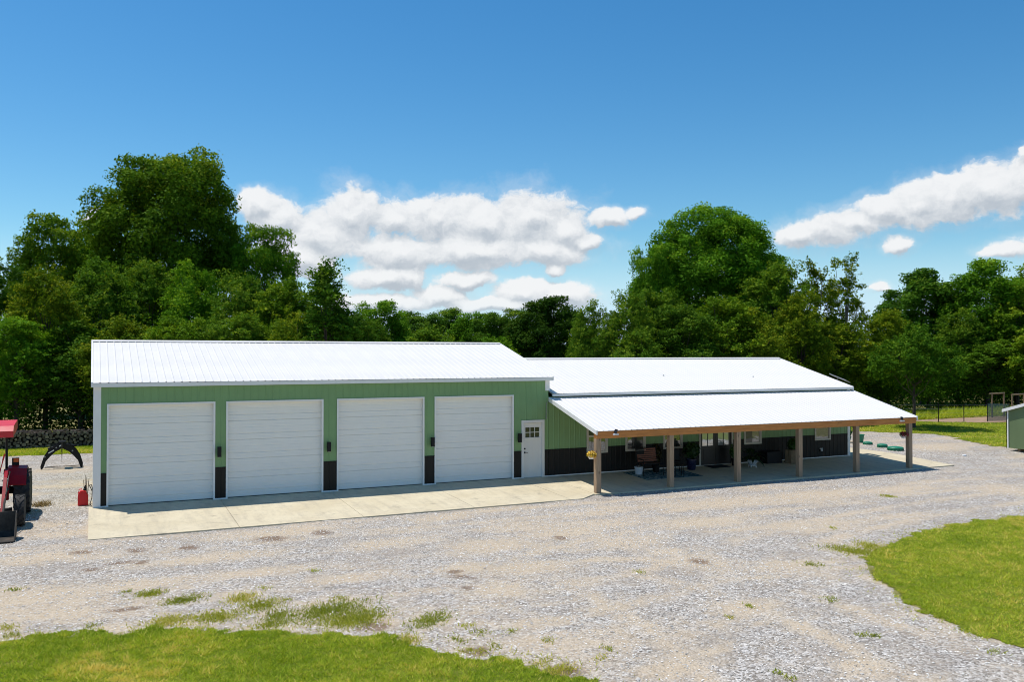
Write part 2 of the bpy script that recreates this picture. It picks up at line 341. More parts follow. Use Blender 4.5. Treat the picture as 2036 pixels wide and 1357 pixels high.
def GZ(x, y):
    x = np.asarray(x, float); y = np.asarray(y, float)
    t = np.clip((.5 - y) / 3.8, 0, 1); z = -.04 - .16 * t * t * (3 - 2 * t)
    near = np.clip((np.abs(y + 12) - 8) / 3, 0, 1); far = np.clip((y - 12) / 10, 0, 1)
    return z + (fbm(x * .5, y * .5, 3, 5) - .5) * .05 * (1 - near)
def gz(x, y): return float(GZ(np.array([x]), np.array([y]))[0])
def inpoly(x, y, poly):
    r_ = np.zeros(x.shape, bool); n = len(poly)
    for i in range(n):
        x1, y1 = poly[i]; x2, y2 = poly[(i + 1) % n]
        if y1 == y2: continue
        c = ((y1 > y) != (y2 > y)) & (x < (x2 - x1) * (y - y1) / (y2 - y1) + x1); r_ ^= c
    return r_

# ---------------------------------------------------------------- ground
TAN = [(8.96,-8.93,1.13,.71),(11.28,-8.36,1.07,.67),(12.92,-8.01,.98,.59),(7.47,-12.69,.61,.62),(8.71,-11.35,1.01,.56),(7.5,-10.77,.67,.47),(12.16,-10.16,.89,.61),(12.41,-11.51,.48,.44),(12.43,-12.63,.69,.71),(-1.11,-9.27,1.37,.66),(.7,-9.12,1.55,.43),(3.1,-9.14,1.31,.37),(-.54,-10.64,1.11,.36),(2.48,-7.28,1.41,.38),(-.42,-2.75,1.05,.48),(4.53,-5.09,1.61,.55),(6.8,-7.56,1.14,.48),(9.16,-4.96,.88,.48),(18.38,-6.55,2.1,.7),(21.97,-6.62,2.21,.68),(25.32,-7.03,2.12,.63),(15.54,-8.88,1.56,.62),(17.32,-10.14,1.12,.46),(4.95,-10.5,.85,.34),(10.97,-15.85,.66,.41),(4.6,-13.78,.36,.42),(.35,-12.04,.44,.25),(2.78,-13.22,.78,.41),(14.82,-15.72,.26,.62),(7.9,-17.84,.61,.4),(35.91,4.51,.79,.86),(37.32,1.09,1.49,1.33),(10.51,-19.09,.46,.33),(28.81,-8.72,1.06,1.07),(-1.16,10.32,1.0,.87),(-1.0,-5.6,1.17,.46),(3.93,-12.08,.77,.28)]
DARK = [(7.12,-10.98,.2,.18),(7.05,-11.43,.17,.17),(7.26,-11.62,.09,.13),(6.86,-12.31,.11,.19),(4.13,-5.81,.39,.38),(5.48,-5.62,.27,.34),(.93,-5.67,.22,.3),(2.11,-5.93,.22,.3),(-.05,-7.27,.2,.2),(.57,-6.9,.32,.16),(.98,-7.1,.18,.21),(.55,-10.88,.38,.14),(10.88,-8.94,.18,.25),(12.49,-12.56,.25,.3),(-.27,-5.38,.3,.18),(4.4,-13.9,.3,.35),(5.54,-15.85,.22,.25),(6.35,-17.2,.3,.25)]
WEED = [(1.03,-9.95,.22,.2),(1.57,-10.75,.31,.22),(2.59,-11.13,.21,.26),(2.87,-11.75,.29,.31),(2.0,-12.14,.35,.29),(1.24,-12.07,.27,.29),(3.0,-12.55,.2,.25),(3.88,-12.7,.56,.43),(4.04,-13.51,.44,.3),(2.82,-13.02,.23,.15),(3.12,-10.58,.1,.12),(3.36,-11.62,.09,.11),(5.41,-14.01,.27,.3),(5.88,-14.62,.11,.11),(5.95,-15.02,.12,.14),(6.43,-15.2,.12,.11),(5.44,-15.24,.12,.18),(5.87,-15.8,.09,.17),(6.79,-15.89,.1,.13),(7.47,-16.68,.06,.1),(-1.34,-11.23,.16,.19),(-1.26,-11.71,.12,.18),(-.04,-11.76,.07,.13),(4.36,-9.6,.09,.14),(4.3,-11.96,.14,.14),(10.68,-12.8,.09,.13),(16.55,-13.33,.32,.47),(17.27,-13.13,.22,.37),(14.61,-13.9,.17,.2),(12.81,-16.19,.12,.15),(11.67,-17.99,.1,.08),(11.8,-18.11,.08,.08),(12.94,-19.45,.11,.08),(10.33,-16.19,.05,.09),(11.12,-15.82,.05,.1),(9.19,-18.64,.06,.09),(9.18,-18.91,.07,.08),(7.14,-16.99,.11,.11),(5.47,-15.8,.18,.17),(6.31,-17.18,.23,.17),(23.84,-7.99,.13,.22),(18.2,-11.03,.08,.15),(4.69,-14.88,.17,.23),(4.38,-13.28,.36,.28),(-1.41,-8.52,.12,.13),(.59,-9.61,.08,.08),(6.24,-16.75,.16,.18)]
SOFT_DARK = [(4.9,-10.71,.53,.25),(6.11,-11.06,.75,.21),(12.65,-14.22,.85,.53),(12.67,-16.3,.77,.74),(6.46,-14.84,.53,.41),(8.69,-13.61,.7,.53),(12.29,-17.81,.52,.5),(8.6,-15.39,.72,.37)]  # wide, faint patches of darker ground colour
LAWN_NEAR = [(-12,-11.6),(-3,-11.8),(-1.38,-12.08),(-.95,-11.95),(-.2,-12.14),(.5,-12.36),(1.14,-12.42),(1.66,-12.92),(2.62,-13.2),(3.21,-13.64),(3.91,-14.3),(4.35,-14.57),(4.55,-15.03),(4.99,-15.7),(5.25,-16.12),(5.81,-16.22),(6.01,-16.69),(6.31,-17.41),(6.53,-17.78),(7.2,-19.5),(9,-24),(9,-26),(-12,-26)]
LAWN_RIGHT = [(34,-9.5),(28,-11.2),(24.63,-12.17),(23.04,-12.09),(21.04,-12.33),(19.05,-12.68),(16.86,-13.66),(16.01,-14.09),(14.91,-15.31),(14.54,-16.02),(14.02,-16.77),(13.7,-17.69),(13.59,-18.29),(13.44,-18.96),(13.54,-19.56),(14,-23),(16,-26),(34,-26)]
LAWN_BACKLEFT = [(-14,17.2),(-4,16.6),(-2.56,16.46),(-.09,16.15),(3,16.0),(9,15),(9,30),(-14,30)]
LAWN_BACKRIGHT = [(33,12.5),(37,12.2),(39.5,10.6),(41.37,8.78),(42.9,7.0),(43.73,5.85),(43.0,4.2),(42.14,3.05),(41.3,1.9),(40.97,1.02),(40.75,0.2),(40.55,-.62),(42,-3),(48,-8),(70,-20),(90,-10),(90,12),(58.5,9.6),(54.43,9.6),(51.5,11.9),(50,13.2),(48,15.2),(40,17),(33,17)]
DIRT_PEN = [(46,13.5),(48.5,14.2),(50,13.2),(51.5,11.9),(54.4,9.6),(58.5,9.6),(66,9.5),(66,15),(58,15.5),(54,16.5),(50,17.5),(45,18)]
xs = np.concatenate([[-1800, -700, -300, -120, -60, -35, -22], np.arange(-14, 20, .13), np.arange(20, 62, .28), [64, 70, 80, 100, 150, 300, 700, 1800]])
ys = np.concatenate([[-1800, -600, -200, -80, -45, -32], np.arange(-26, -3.5, .13), np.arange(-3.5, 20, .3), [22, 27, 35, 50, 80, 150, 350, 900, 1800]])
X, Y = np.meshgrid(xs, ys); nx, ny = len(xs), len(ys)
Z = GZ(X, Y)
tan = np.zeros_like(X)
for a, b, rx, ry in TAN: tan = np.maximum(tan, np.exp(-(((X - a) / rx / 1.3) ** 2 + ((Y - b) / ry / 1.3) ** 2)) * .75)
st = fbm(X * .28 + 3, (Y + .12 * X) * 1.1, 4, 3)
tan = np.maximum(tan, np.clip((st - .5) * 2.4, 0, .55))
tan = np.maximum(tan, np.clip(.55 - np.abs(Y + 4.35) * 1.1, 0, 1) * (X > 0) * (X < 14) * fbm(X, Y, 3, 9) * 1.5)
TRACKS = [[(-1.6,-9.2),(.1,-9.7),(2.2,-9.8),(4.2,-10.1),(6.4,-10.2),(8.9,-9.5),(11.6,-8.5),(16.5,-7.6),(23.2,-7.2),(32.4,-7.0)], [(-6,-10.6),(-1.5,-11.0),(.5,-11.5),(2.7,-11.5),(4.7,-11.3),(6.9,-11.4),(7.9,-13.0),(8.0,-15.7),(7.3,-18.2)],
          [(9.0,-12.0),(11.0,-12.2),(11.9,-14.3),(12.0,-16.3),(11.8,-18.7),(11.6,-22)], [(6.5,-14.7),(8.5,-13.9),(10.4,-13.8),(14.0,-12.3),(18.2,-10.9),(23.4,-10.0),(28.3,-9.7)], [(-5,-4.9),(-.1,-5.2),(2.5,-5.4),(5.9,-5.3),(8.8,-5.4),(12.1,-5.3),(15.5,-5.6),(22,-5.8)]]
trk = np.zeros_like(X)
for L_ in TRACKS:
    for _ in range(2):
        q = [L_[0]]
        for (a, b), (c, d) in zip(L_[:-1], L_[1:]): q += [(a * .75 + c * .25, b * .75 + d * .25), (a * .25 + c * .75, b * .25 + d * .75)]
        L_ = q + [L_[-1]]
    dm = np.full(X.shape, 99.)
    for (a, b), (c, d) in zip(L_[:-1], L_[1:]):
        t_ = np.clip(((X - a) * (c - a) + (Y - b) * (d - b)) / ((c - a) ** 2 + (d - b) ** 2 + 1e-9), 0, 1); dm = np.minimum(dm, np.hypot(X - a - t_ * (c - a), Y - b - t_ * (d - b)))
    trk = np.maximum(trk, np.exp(-((dm - .8) / .30) ** 2))
trk *= np.clip(fbm(X * .4, Y * .4, 3, 71) * 2.2 - .45, .15, 1)
tan = np.maximum(tan, trk * .62)
dark = np.zeros_like(X)
for a, b, rx, ry in DARK: dark = np.maximum(dark, np.exp(-(((X - a) / rx / 1.35) ** 2 + ((Y - b) / ry / 1.35) ** 2)) * .95)
for a, b, rx, ry in SOFT_DARK: dark = np.maximum(dark, np.exp(-(((X - a) / rx) ** 2 + ((Y - b) / ry) ** 2)) * .22)
YARD = [(-16,-14),(-12,-11.5),(7,-20),(8,-28),(15,-28),(16,-22),(38,-9),(48,-7),(44,5),(40,12),(35,14),(6,17),(-14,18)]
grass = (~inpoly(X, Y, YARD)).astype(float)
for a in (LAWN_NEAR, LAWN_RIGHT): grass = np.maximum(grass, inpoly(X, Y, a) * .6)
for a, b, rx, ry in WEED:
    e_ = ((X - a) / rx / 1.25) ** 2 + ((Y - b) / ry / 1.25) ** 2
    grass = np.maximum(grass, np.exp(-e_) * .56 * (max(rx, ry) > .12)); tan = np.maximum(tan, np.exp(-e_ / 3.) * .6 * (max(rx, ry) > .16))
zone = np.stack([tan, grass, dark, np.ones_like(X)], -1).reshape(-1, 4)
idx = np.arange(nx * ny).reshape(ny, nx)
F = np.stack([idx[:-1, :-1], idx[:-1, 1:], idx[1:, 1:], idx[1:, :-1]], -1).reshape(-1, 4)
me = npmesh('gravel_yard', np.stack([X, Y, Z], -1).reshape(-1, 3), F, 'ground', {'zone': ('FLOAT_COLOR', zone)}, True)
link('gravel_yard', me, kind='structure')

def sheet(name, poly, res, m, dz, jag=.5, seed=1):
    p = np.array(poly); xs = np.arange(p[:, 0].min() - .5, p[:, 0].max() + .5, res); ys = np.arange(p[:, 1].min() - .5, p[:, 1].max() + .5, res)
    X, Y = np.meshgrid(xs, ys); jx = (fbm(X * 2.2, Y * 2.2, 4, seed) - .5) * jag; jy = (fbm(X * 2.2, Y * 2.2, 4, seed + 40) - .5) * jag
    keep = inpoly(X + res / 2 + jx, Y + res / 2 + jy, poly)[:-1, :-1]
    V = np.stack([X, Y, GZ(X, Y) + dz], -1).reshape(-1, 3); idx = np.arange(X.size).reshape(X.shape)
    F = np.stack([idx[:-1, :-1], idx[:-1, 1:], idx[1:, 1:], idx[1:, :-1]], -1)[keep]
    u, inv = np.unique(F, return_inverse=True)
    return link(name, npmesh(name, V[u], inv.reshape(-1, 4), m, smooth=True), kind='structure')
def clip_poly(poly, x0, x1, y0, y1): return [(min(max(x, x0), x1), min(max(y, y0), y1)) for x, y in poly]
sheet('lawn', LAWN_NEAR, .1, 'lawn', .012, 1.1, 1)
sheet('lawn', LAWN_RIGHT, .12, 'lawn', .012, 1.0, 2)
sheet('lawn', LAWN_BACKLEFT, .25, 'lawn', .012, .6, 3)
sheet('lawn', LAWN_BACKRIGHT, .4, 'lawn', .012, .9, 4)
sheet('dirt_pen', DIRT_PEN, .4, 'dirtpen', .03, .9, 5)

# grass blades -------------------------------------------------
def blades(name, x, y, h, tint, width=.012, kind='stuff', label=None, cat=None, m='blade'):
    n = len(x); z = GZ(x, y) + .005; a = NP.uniform(0, 2 * np.pi, n); lean = NP.uniform(.3, 1.7, n) * h; la = NP.uniform(0, 2 * np.pi, n)
    wv = width * NP.uniform(.7, 1.4, n); dx = np.cos(a) * wv; dy = np.sin(a) * wv
    b0 = np.stack([x - dx, y - dy, z], -1); b1 = np.stack([x + dx, y + dy, z], -1); tp = np.stack([x + np.cos(la) * lean, y + np.sin(la) * lean, z + h], -1)
    V = np.stack([b0, b1, tp], 1).reshape(-1, 3); F = np.arange(3 * n).reshape(-1, 3)
    me = npmesh(name, V, F, m, {'v': ('FLOAT', np.repeat(np.clip(tint, 0, 1), 3))})
    return link(name, me, label=label, cat=cat, kind=kind)
def scatter_poly(poly, x0, x1, y0, y1, dens, jag=.5, seed=1, over=.0):
    n = int((x1 - x0) * (y1 - y0) * dens); x = NP.uniform(x0, x1, n); y = NP.uniform(y0, y1, n)
    jx = (fbm(x * 2.2, y * 2.2, 4, seed) - .5) * jag; jy = (fbm(x * 2.2, y * 2.2, 4, seed + 40) - .5) * jag
    k = inpoly(x + jx, y + jy, poly); return x[k], y[k]
def gtint(x, y):
    t = .02 + 1.0 * fbm(x * .8, y * .8, 4, 21) + .5 * (fbm(x * 4.5, y * 4.5, 2, 31) - .5) + NP.normal(0, .24, len(x))
    return t + np.clip(fbm(x * .5 + 9, y * .5, 3, 77) - .62, 0, 1) * 2.0
x, y = scatter_poly(LAWN_NEAR, -4, 8, -21, -11.3, 2600, 1.1, 1)
clump = np.clip((fbm(x * 7, y * 7, 3, 8) - .5) * 1.6 + .5, 0, 1)
blades('grass', x, y, .018 + .062 * clump * NP.uniform(.4, 1.4, len(x)), gtint(x, y) - .1 + (clump - .5) * .5, .008, label='mown grass of the near left lawn', cat='grass')
x, y = scatter_poly(LAWN_RIGHT, 12.5, 30, -21, -10.5, 1300, 1.0, 2)
clump = np.clip((fbm(x * 7, y * 7, 3, 8) - .5) * 1.6 + .5, 0, 1)
blades('grass', x, y, .018 + .062 * clump * NP.uniform(.4, 1.4, len(x)), gtint(x, y) + (clump - .5) * .4, .009, label='mown grass of the right lawn beside the gravel', cat='grass')
x, y = scatter_poly(LAWN_BACKRIGHT, 33, 62, -6, 17, 110, .9, 4); x2, y2 = scatter_poly(LAWN_BACKLEFT, -8, 2, 15.5, 20, 420, .6, 3)
x = np.concatenate([x, x2]); y = np.concatenate([y, y2])
blades('grass', x, y, NP.uniform(.04, .09, len(x)), gtint(x, y), .022, label='mown grass of the lawns behind the building', cat='grass')
wx, wy, wt = [], [], []
for a, b, rx, ry in WEED:
    n = int((9500 if max(rx, ry) > .2 else 4000) * max(rx * ry, .012)); px = NP.normal(0, .72, n) * rx; py = NP.normal(0, .72, n) * ry; px += py * NP.uniform(-.3, .6)
    wx.append(a + px); wy.append(b + py); wt.append(np.full(n, NP.uniform(.05, .75)) + NP.normal(0, .2, n))
# loose tufts along lawn edges
for poly, x0, x1, y0, y1 in ((LAWN_NEAR, -3, 8, -19, -11), (LAWN_RIGHT, 12.5, 27, -20, -10.8)):
    x = NP.uniform(x0, x1, 70000); y = NP.uniform(y0, y1, 70000)
    k = inpoly(x + NP.normal(0, .35, len(x)), y + NP.normal(0, .35, len(x)), poly) & ~inpoly(x, y, poly) & (fbm(x * 3, y * 3, 3, 61) > .47)
    wx.append(x[k]); wy.append(y[k]); wt.append(NP.uniform(.3, 1.0, k.sum()))
wx = np.concatenate(wx); wy = np.concatenate(wy)
blades('weeds', wx, wy, NP.uniform(.02, .06, len(wx)), np.concatenate(wt), .009, label='weeds and grass tufts growing through the gravel', cat='weeds', m='weed')

# loose stones --------------------------------------------------
def pebbles():
    n = 100000; x = np.concatenate([NP.uniform(-4, 14, int(n * .62)), NP.uniform(12, 38, int(n * .38))]); n = len(x)
    y = NP.uniform(-20, 2, n); dens = fbm(x * .9, y * .9, 4, 3)
    k = (NP.uniform(0, 1, n) < dens * 1.3) & ~inpoly(x, y, LAWN_NEAR) & ~inpoly(x, y, LAWN_RIGHT) & ~((x > -.3) & (x < 14.9) & (y > -4.3)) & ~((x > 14) & (x < 33.6) & (y > -3.75)) & inpoly(x, y, YARD)
    k &= ~((x > -.2) & (x < 31) & (y > -.3))
    x = x[k]; y = y[k]; n = len(x); s = NP.gamma(5, .0022, n) + .007
    z = GZ(x, y) + s * .25
    base = np.array([[1, 0, 0], [0, 1, 0], [-1, 0, 0], [0, -1, 0], [0, 0, .7], [0, 0, -.6]], float)
    B = base[None] * NP.uniform(.55, 1.2, (n, 6, 1)); a = NP.uniform(0, 6.28, n); ca, sa = np.cos(a), np.sin(a)
    Vx = B[..., 0] * ca[:, None] - B[..., 1] * sa[:, None]; Vy = B[..., 0] * sa[:, None] + B[..., 1] * ca[:, None]
    V = np.stack([Vx * s[:, None] + x[:, None], Vy * s[:, None] + y[:, None], B[..., 2] * s[:, None] + z[:, None]], -1).reshape(-1, 3)
    f = np.array([[0, 1, 4], [1, 2, 4], [2, 3, 4], [3, 0, 4]]); F = (f[None] + (np.arange(n) * 6)[:, None, None]).reshape(-1, 3)
    m, k_, p = newmat('limestone_gravel'); at = k_.n('Attribute', attribute_name='v'); r_ = k_.n('ValToRGB'); r_.color_ramp.elements[0].color = (.20, .18, .155, 1); r_.color_ramp.elements[1].color = (.80, .77, .72, 1)
    k_.l(at.outputs['Fac'], r_.inputs[0]); k_.l(r_.outputs[0], p.inputs['Base Color']); p.inputs['Roughness'].default_value = .9; M['peb'] = m
    link('gravel', npmesh('gravel', V, F, 'peb', {'v': ('FLOAT', np.repeat(np.clip(NP.beta(2.2, 1.5, n), 0, 1), 6))}), label='loose pale limestone gravel over the yard', cat='gravel', kind='stuff')
pebbles()

# ---------------------------------------------------------------- concrete pad, cast in sections
pad = link('concrete_pad', None, kind='structure')
def padz(y): return 0.0 if y > 0 else -.15 * min(1, -y / 3.5) - (.02 if y < -3.6 else 0)
def section(poly, ysplit=None):
    mb = MB(); n = len(poly)
    V = [(x, y, padz(y)) for x, y in poly] + [(x, y, padz(y) - .16) for x, y in poly]
    mb.add(V, [tuple(range(n)), tuple(range(n, 2 * n))[::-1]] + [(i, n + i, n + (i + 1) % n, (i + 1) % n) for i in range(n)])
    mb.build('slab_section', 'concrete', pad)
gp = .006
br = [-.12, 3.61, 7.09, 10.6, 14.0]
for a, b in zip(br[:-1], br[1:]): section([(a + gp, -4.0), (b - gp, -4.0), (b - gp, .12), (a + gp, .12)])
section([(14.0 + gp, -4.0), (14.45, -4.0), (15.12, -3.52), (15.2 - gp, -3.52), (15.2 - gp, 0), (14.0 + gp, 0)])
br = [15.2, 18.2, 21.25, 24.3, 27.4, 30.6]
for a, b in zip(br[:-1], br[1:]): section([(a + gp, -3.55), (b - gp, -3.55), (b - gp, .0), (a + gp, .0)])
section([(30.6 + gp, -3.55), (32.95, -3.55), (33.25, 0), (30.6 + gp, 0)])
section([(30.7, .012), (33.25, .012), (33.4, 3.4), (30.7, 3.4)])

# ---------------------------------------------------------------- the building
LG, LH = 15.31, 30.66
BD = thing('metal_building', (0, 0, 0), 'long green and charcoal metal building with white roof, four garage doors and a timber-post porch', 'building')
RIB = .2286
def ribprofile(w, h=.013, phase=0.):
    pts = [(0, 0)]; x = phase
    while x < w + .03:
        for dx, dz in ((-.028, 0), (-.010, h), (.010, h), (.028, 0)):
            q = x + dx
            if 0 < q < w: pts.append((q, dz))
            elif q <= 0 and dz > 0 and pts[0] == (0, 0): pts[0] = (0, dz)
        x += RIB
    hz = 0
    k = (w - phase) / RIB; fr = abs(k - round(k)) * RIB
    if fr < .012: hz = h
    pts.append((w, hz)); return pts
def ribsheet(w, fn, a, b, t=.003, phase=0., h=.013):
    pr = ribprofile(w, h, phase); n = len(pr); mb = MB()
    vs = [fn(x, a, z) for x, z in pr] + [fn(x, b, z) for x, z in pr] + [fn(x, a, z - t) for x, z in pr] + [fn(x, b, z - t) for x, z in pr]
    fs = []
    for i in range(n - 1):
        fs += [(i, i + 1, n + i + 1, n + i), (2 * n + i + 1, 2 * n + i, 3 * n + i, 3 * n + i + 1), (i + 1, i, 2 * n + i, 2 * n + i + 1), (n + i, n + i + 1, 3 * n + i + 1, 3 * n + i)]
    fs += [(0, n, 3 * n, 2 * n), (n - 1, 3 * n - 1, 4 * n - 1, 2 * n - 1)]
    return mb.add(vs, fs)
def slope_roof(name, x0, x1, ye, ze, yr, zr, back=True, label=None):
    root = MB()   # deck under the sheets
    th = .05
    root.add([(x0 + .03, ye + .04, ze - .015), (x1 - .03, ye + .04, ze - .015), (x1 - .03, yr, zr - .015), (x0 + .03, yr, zr - .015),
              (x0 + .03, ye + .04, ze - th), (x1 - .03, ye + .04, ze - th), (x1 - .03, yr, zr - th), (x0 + .03, yr, zr - th)],
             [(0, 1, 2, 3), (7, 6, 5, 4), (0, 4, 5, 1), (1, 5, 6, 2), (2, 6, 7, 3), (3, 7, 4, 0)])
    if back:
        yb = 2 * yr - ye
        root.add([(x0 + .03, yr, zr - .015), (x1 - .03, yr, zr - .015), (x1 - .03, yb - .04, ze - .015), (x0 + .03, yb - .04, ze - .015),
                  (x0 + .03, yr, zr - th), (x1 - .03, yr, zr - th), (x1 - .03, yb - .04, ze - th), (x0 + .03, yb - .04, ze - th)],
                 [(0, 1, 2, 3), (7, 6, 5, 4), (0, 4, 5, 1), (1, 5, 6, 2), (2, 6, 7, 3), (3, 7, 4, 0)])
    ro = root.build(name, 'trim', BD, label=label)
    n = round((x1 - x0) / .9144); pw = (x1 - x0) / n
    d = Vector((0, yr - ye, zr - ze)); L = d.length; d.normalize(); nn = Vector((0, -d.z, d.y))
    fn = lambda x, s, z: Vector((x, ye, ze)) + d * s + nn * z
    m1 = ribsheet(pw, fn, 0, L - (.0 if back else 0)).mesh('roof_panel', 'roof')
    for i in range(n): o = link('roof_panel', m1, ro, (x0 + i * pw, 0, 0))
    if back:
        d2 = Vector((0, -(yr - ye), zr - ze)).normalized(); n2 = Vector((0, d2.z, -d2.y)); yb = 2 * yr - ye
        n2 = Vector((0, -d2.z, d2.y)); n2 = n2 if n2.z > 0 else -n2
        fn2 = lambda x, s, z: Vector((x, yb, ze)) + d2 * s + n2 * z
        m2 = ribsheet(pw, fn2, 0, L).mesh('roof_panel', 'roof')
        for i in range(n): link('roof_panel', m2, ro, (x0 + i * pw, 0, 0))
        # ridge cap: shallow folded strip standing on the ribs
        sl = (zr - ze) / (yr - ye); mb = MB(); w_ = .17; h0 = .034
        prof = [(yr - w_, zr - w_ * sl + h0 - .016), (yr - w_, zr - w_ * sl + h0), (yr - .02, zr + h0 + .004), (yr + .02, zr + h0 + .004), (yr + w_, zr - w_ * sl + h0), (yr + w_, zr - w_ * sl + h0 - .016), (yr, zr + h0 - .012)]
        mb.prism(prof, lambda p, x: (x, p[0], p[1]), x0 - .01, x1 + .01); mb.build('ridge_cap', 'roof', ro)
    return ro
GR = slope_roof('garage_roof', -.06, LG + .12, -.14, 3.705, 4.63, 5.02, True, 'taller white ribbed roof over the garage end')
HR = slope_roof('house_roof', LG + .125, LH + .13, -.14, 3.085, 4.6, 4.372, True, 'lower white ribbed roof over the house end')
PR = slope_roof('porch_roof', LG, LH + .13, -3.5, 1.955, -.02, 2.945, False, 'white ribbed lean-to roof over the porch')
# fascias and rakes
MB().box(-.06, LG + .12, -.135, -.045, 3.575, 3.692).build('fascia', 'trim', GR)
MB().box(LG + .13, LH + .13, -.135, -.045, 2.99, 3.072).build('fascia', 'trim', HR)
def rake(x, ye, ze, yr, zr, par, wdt=.05, hh=.15, m='trim', lift=.028, side=0):
    mb = MB(); sl = (zr - ze) / (yr - ye)
    prof = [(ye, ze + lift), (yr, zr + lift), (yr, zr + lift - hh), (ye, ze + lift - hh)]
    mb.prism(prof, lambda p, q: (q, p[0], p[1]), x, x + wdt); return mb.build('rake_trim', m, par)
for (xx, ye, ze, yr, zr, par) in ((-.075, -.15, 3.70, 4.63, 5.022, GR), (-.075, 9.41, 3.70, 4.63, 5.022, GR), (LG + .1, -.15, 3.70, 4.63, 5.022, GR), (LG + .1, 9.41, 3.70, 4.63, 5.022, GR), (LH + .1, -.15, 3.08, 4.6, 4.374, HR), (LH + .1, 9.35, 3.08, 4.6, 4.374, HR), (LG - .045, -3.51, 1.955, -.1, 2.924, PR), (LH + .1, -3.51, 1.955, -.1, 2.924, PR)):
    rake(xx, ye, ze, yr, zr, par)
# roof vents specks
for a, b in ((21.9, 1.9), (26.5, 1.55)): MB().lathe([(.03, 0), (.03, .03), (.02, .045)], (a, b, 3.085 + (b + .14) * .2715), 10).build('vent_cap', 'grey', HR)

# walls -----------------------------------------------------------
DX = [(.36, 3.446), (3.773, 6.859), (7.312, 10.398), (10.779, 13.865)]
DH = 3.07
WIN = [(16.96, 17.90), (18.71, 19.65), (20.50, 21.44), (24.61, 25.55), (28.57, 29.51)]
WZ0, WZ1 = .765, 2.10
ED = (14.18, 15.13); FR = (22.27, 24.0)
opens = [(a, b, 0, DH) for a, b in DX] + [(ED[0], ED[1], 0, 2.12), (FR[0], FR[1], 0, 2.12)] + [(a, b, WZ0, WZ1) for a, b in WIN]
def shell(name, x0, x1, zt, zr, label):
    """end walls, back wall and inner lining as one thin shell; the front is clad below"""
    mb = MB(); yb = 9.21
    for xx, w_ in ((x0, .02), (x1 - .02, .02)):
        mb.prism([(.02, -.04), (yb, -.04), (yb, zt), (4.61, zr), (.02, zt)], lambda p, q: (q, p[0], p[1]), xx, xx + w_)
    mb.box(x0 + .02, x1 - .02, yb - .02, yb, -.04, zt)
    mb.box(x0 + .02, x1 - .02, .3, yb - .02, -.04, -.02)
    return mb.build(name, 'green', BD, label=label)
GW = shell('wall', .02, LG - .01, 3.62, 4.93, 'taller garage end of the wall')
HW = shell('wall', LG + .01, LH, 3.0, 4.28, 'lower house end of the wall, under the porch')
def clad(x0, x1, ztop, par):
    x = x0; k = 0
    while x < x1 - .01:
        xe = min(x + .9144, x1)
        cuts = sorted(set([x, xe] + [c for o in opens for c in o[:2] if x + .004 < c < xe - .004]))
        runs = []
        for a, b in zip(cuts[:-1], cuts[1:]):
            mid = (a + b) / 2; segs = [(0.0, 1.0, 'b'), (1.0, ztop, 'g')]
            for o in opens:
                if o[0] < mid < o[1]:
                    ns = []
                    for (s0, s1, kk) in segs:
                        if o[2] > s0 + .01: ns.append((s0, min(s1, o[2]), kk))
                        if o[3] < s1 - .01: ns.append((max(s0, o[3]), s1, kk))
                        if s1 <= o[2] or s0 >= o[3]:
                            if (s0, s1, kk) not in ns: ns = [q for q in ns if not (q[0] >= s0 and q[1] <= s1 and q[2] == kk)] + [(s0, s1, kk)]
                    segs = [q for q in ns if q[1] - q[0] > .02]
            runs.append([a, b, segs])
        out = []
        for a, b, segs in runs:
            if out and out[-1][2] == segs: out[-1][1] = b
            else: out.append([a, b, segs])
        for a, b, segs in out:
            ph = (-(a - x0)) % RIB
            for s0, s1, kk in segs:
                off = .016 if kk == 'b' else 0
                fn = lambda q, s, z, a=a, off=off: Vector((a + q, -z - off * .3, s))
                mb = ribsheet(b - a, fn, s0 + (.03 if s0 == 0 else 0) + (.006 if kk == 'g' and s0 == 1.0 else 0), s1 - (.012 if kk == 'b' and s1 == 1.0 else 0), phase=ph if ph > .001 else 0.)
                nm = 'wainscot_panel' if kk == 'b' else 'wall_panel'
                mb.build(nm, 'black' if kk == 'b' else 'green', par)
        x = xe
clad(.2, LG, 3.58, GW)
clad(LG, LH - .12, 2.96, HW)
# wainscot cap strip + white base trim, interrupted by the openings
def strips(x0, x1, par):
    ed = sorted([(a, b) for a, b, c, d in opens if c < 1.0 and a < x1 and b > x0]); x = x0; cap = MB()
    for a, b in ed + [(x1, x1)]:
        if a - x > .02: MB().box(x, a, -.032, .0, .985, 1.004).build('wainscot_cap', 'black', par)
        x = max(x, b)
    ed = sorted([(a, b) for a, b, c, d in opens if c < .1 and a < x1 and b > x0]); x = x0; base = MB()
    for a, b in ed + [(x1, x1)]:
        if a - x > .02: MB().box(x, a, -.04, .0, -.02, .032).build('base_trim', 'trim', par)
        x = max(x, b)
strips(.02, LG, GW); strips(LG, LH, HW)
# corner trims
MB().box(-.0, .20, -.034, -.0, -.02, 3.57).box(-.01, .0, -.034, .12, -.02, 3.57).build('corner_trim', 'trim', GW)
MB().box(LG - .14, LG + .03, -.034, -.0, 3.2, 3.57).box(LG + .03, LG + .04, -.034, .12, 3.2, 3.57).build('corner_trim', 'trim', GW)
MB().box(LH - .12, LH + .02, -.034, -.0, -.02, 2.985).box(LH + .02, LH + .03, -.034, .12, -.02, 2.985).build('corner_trim', 'trim', HW)
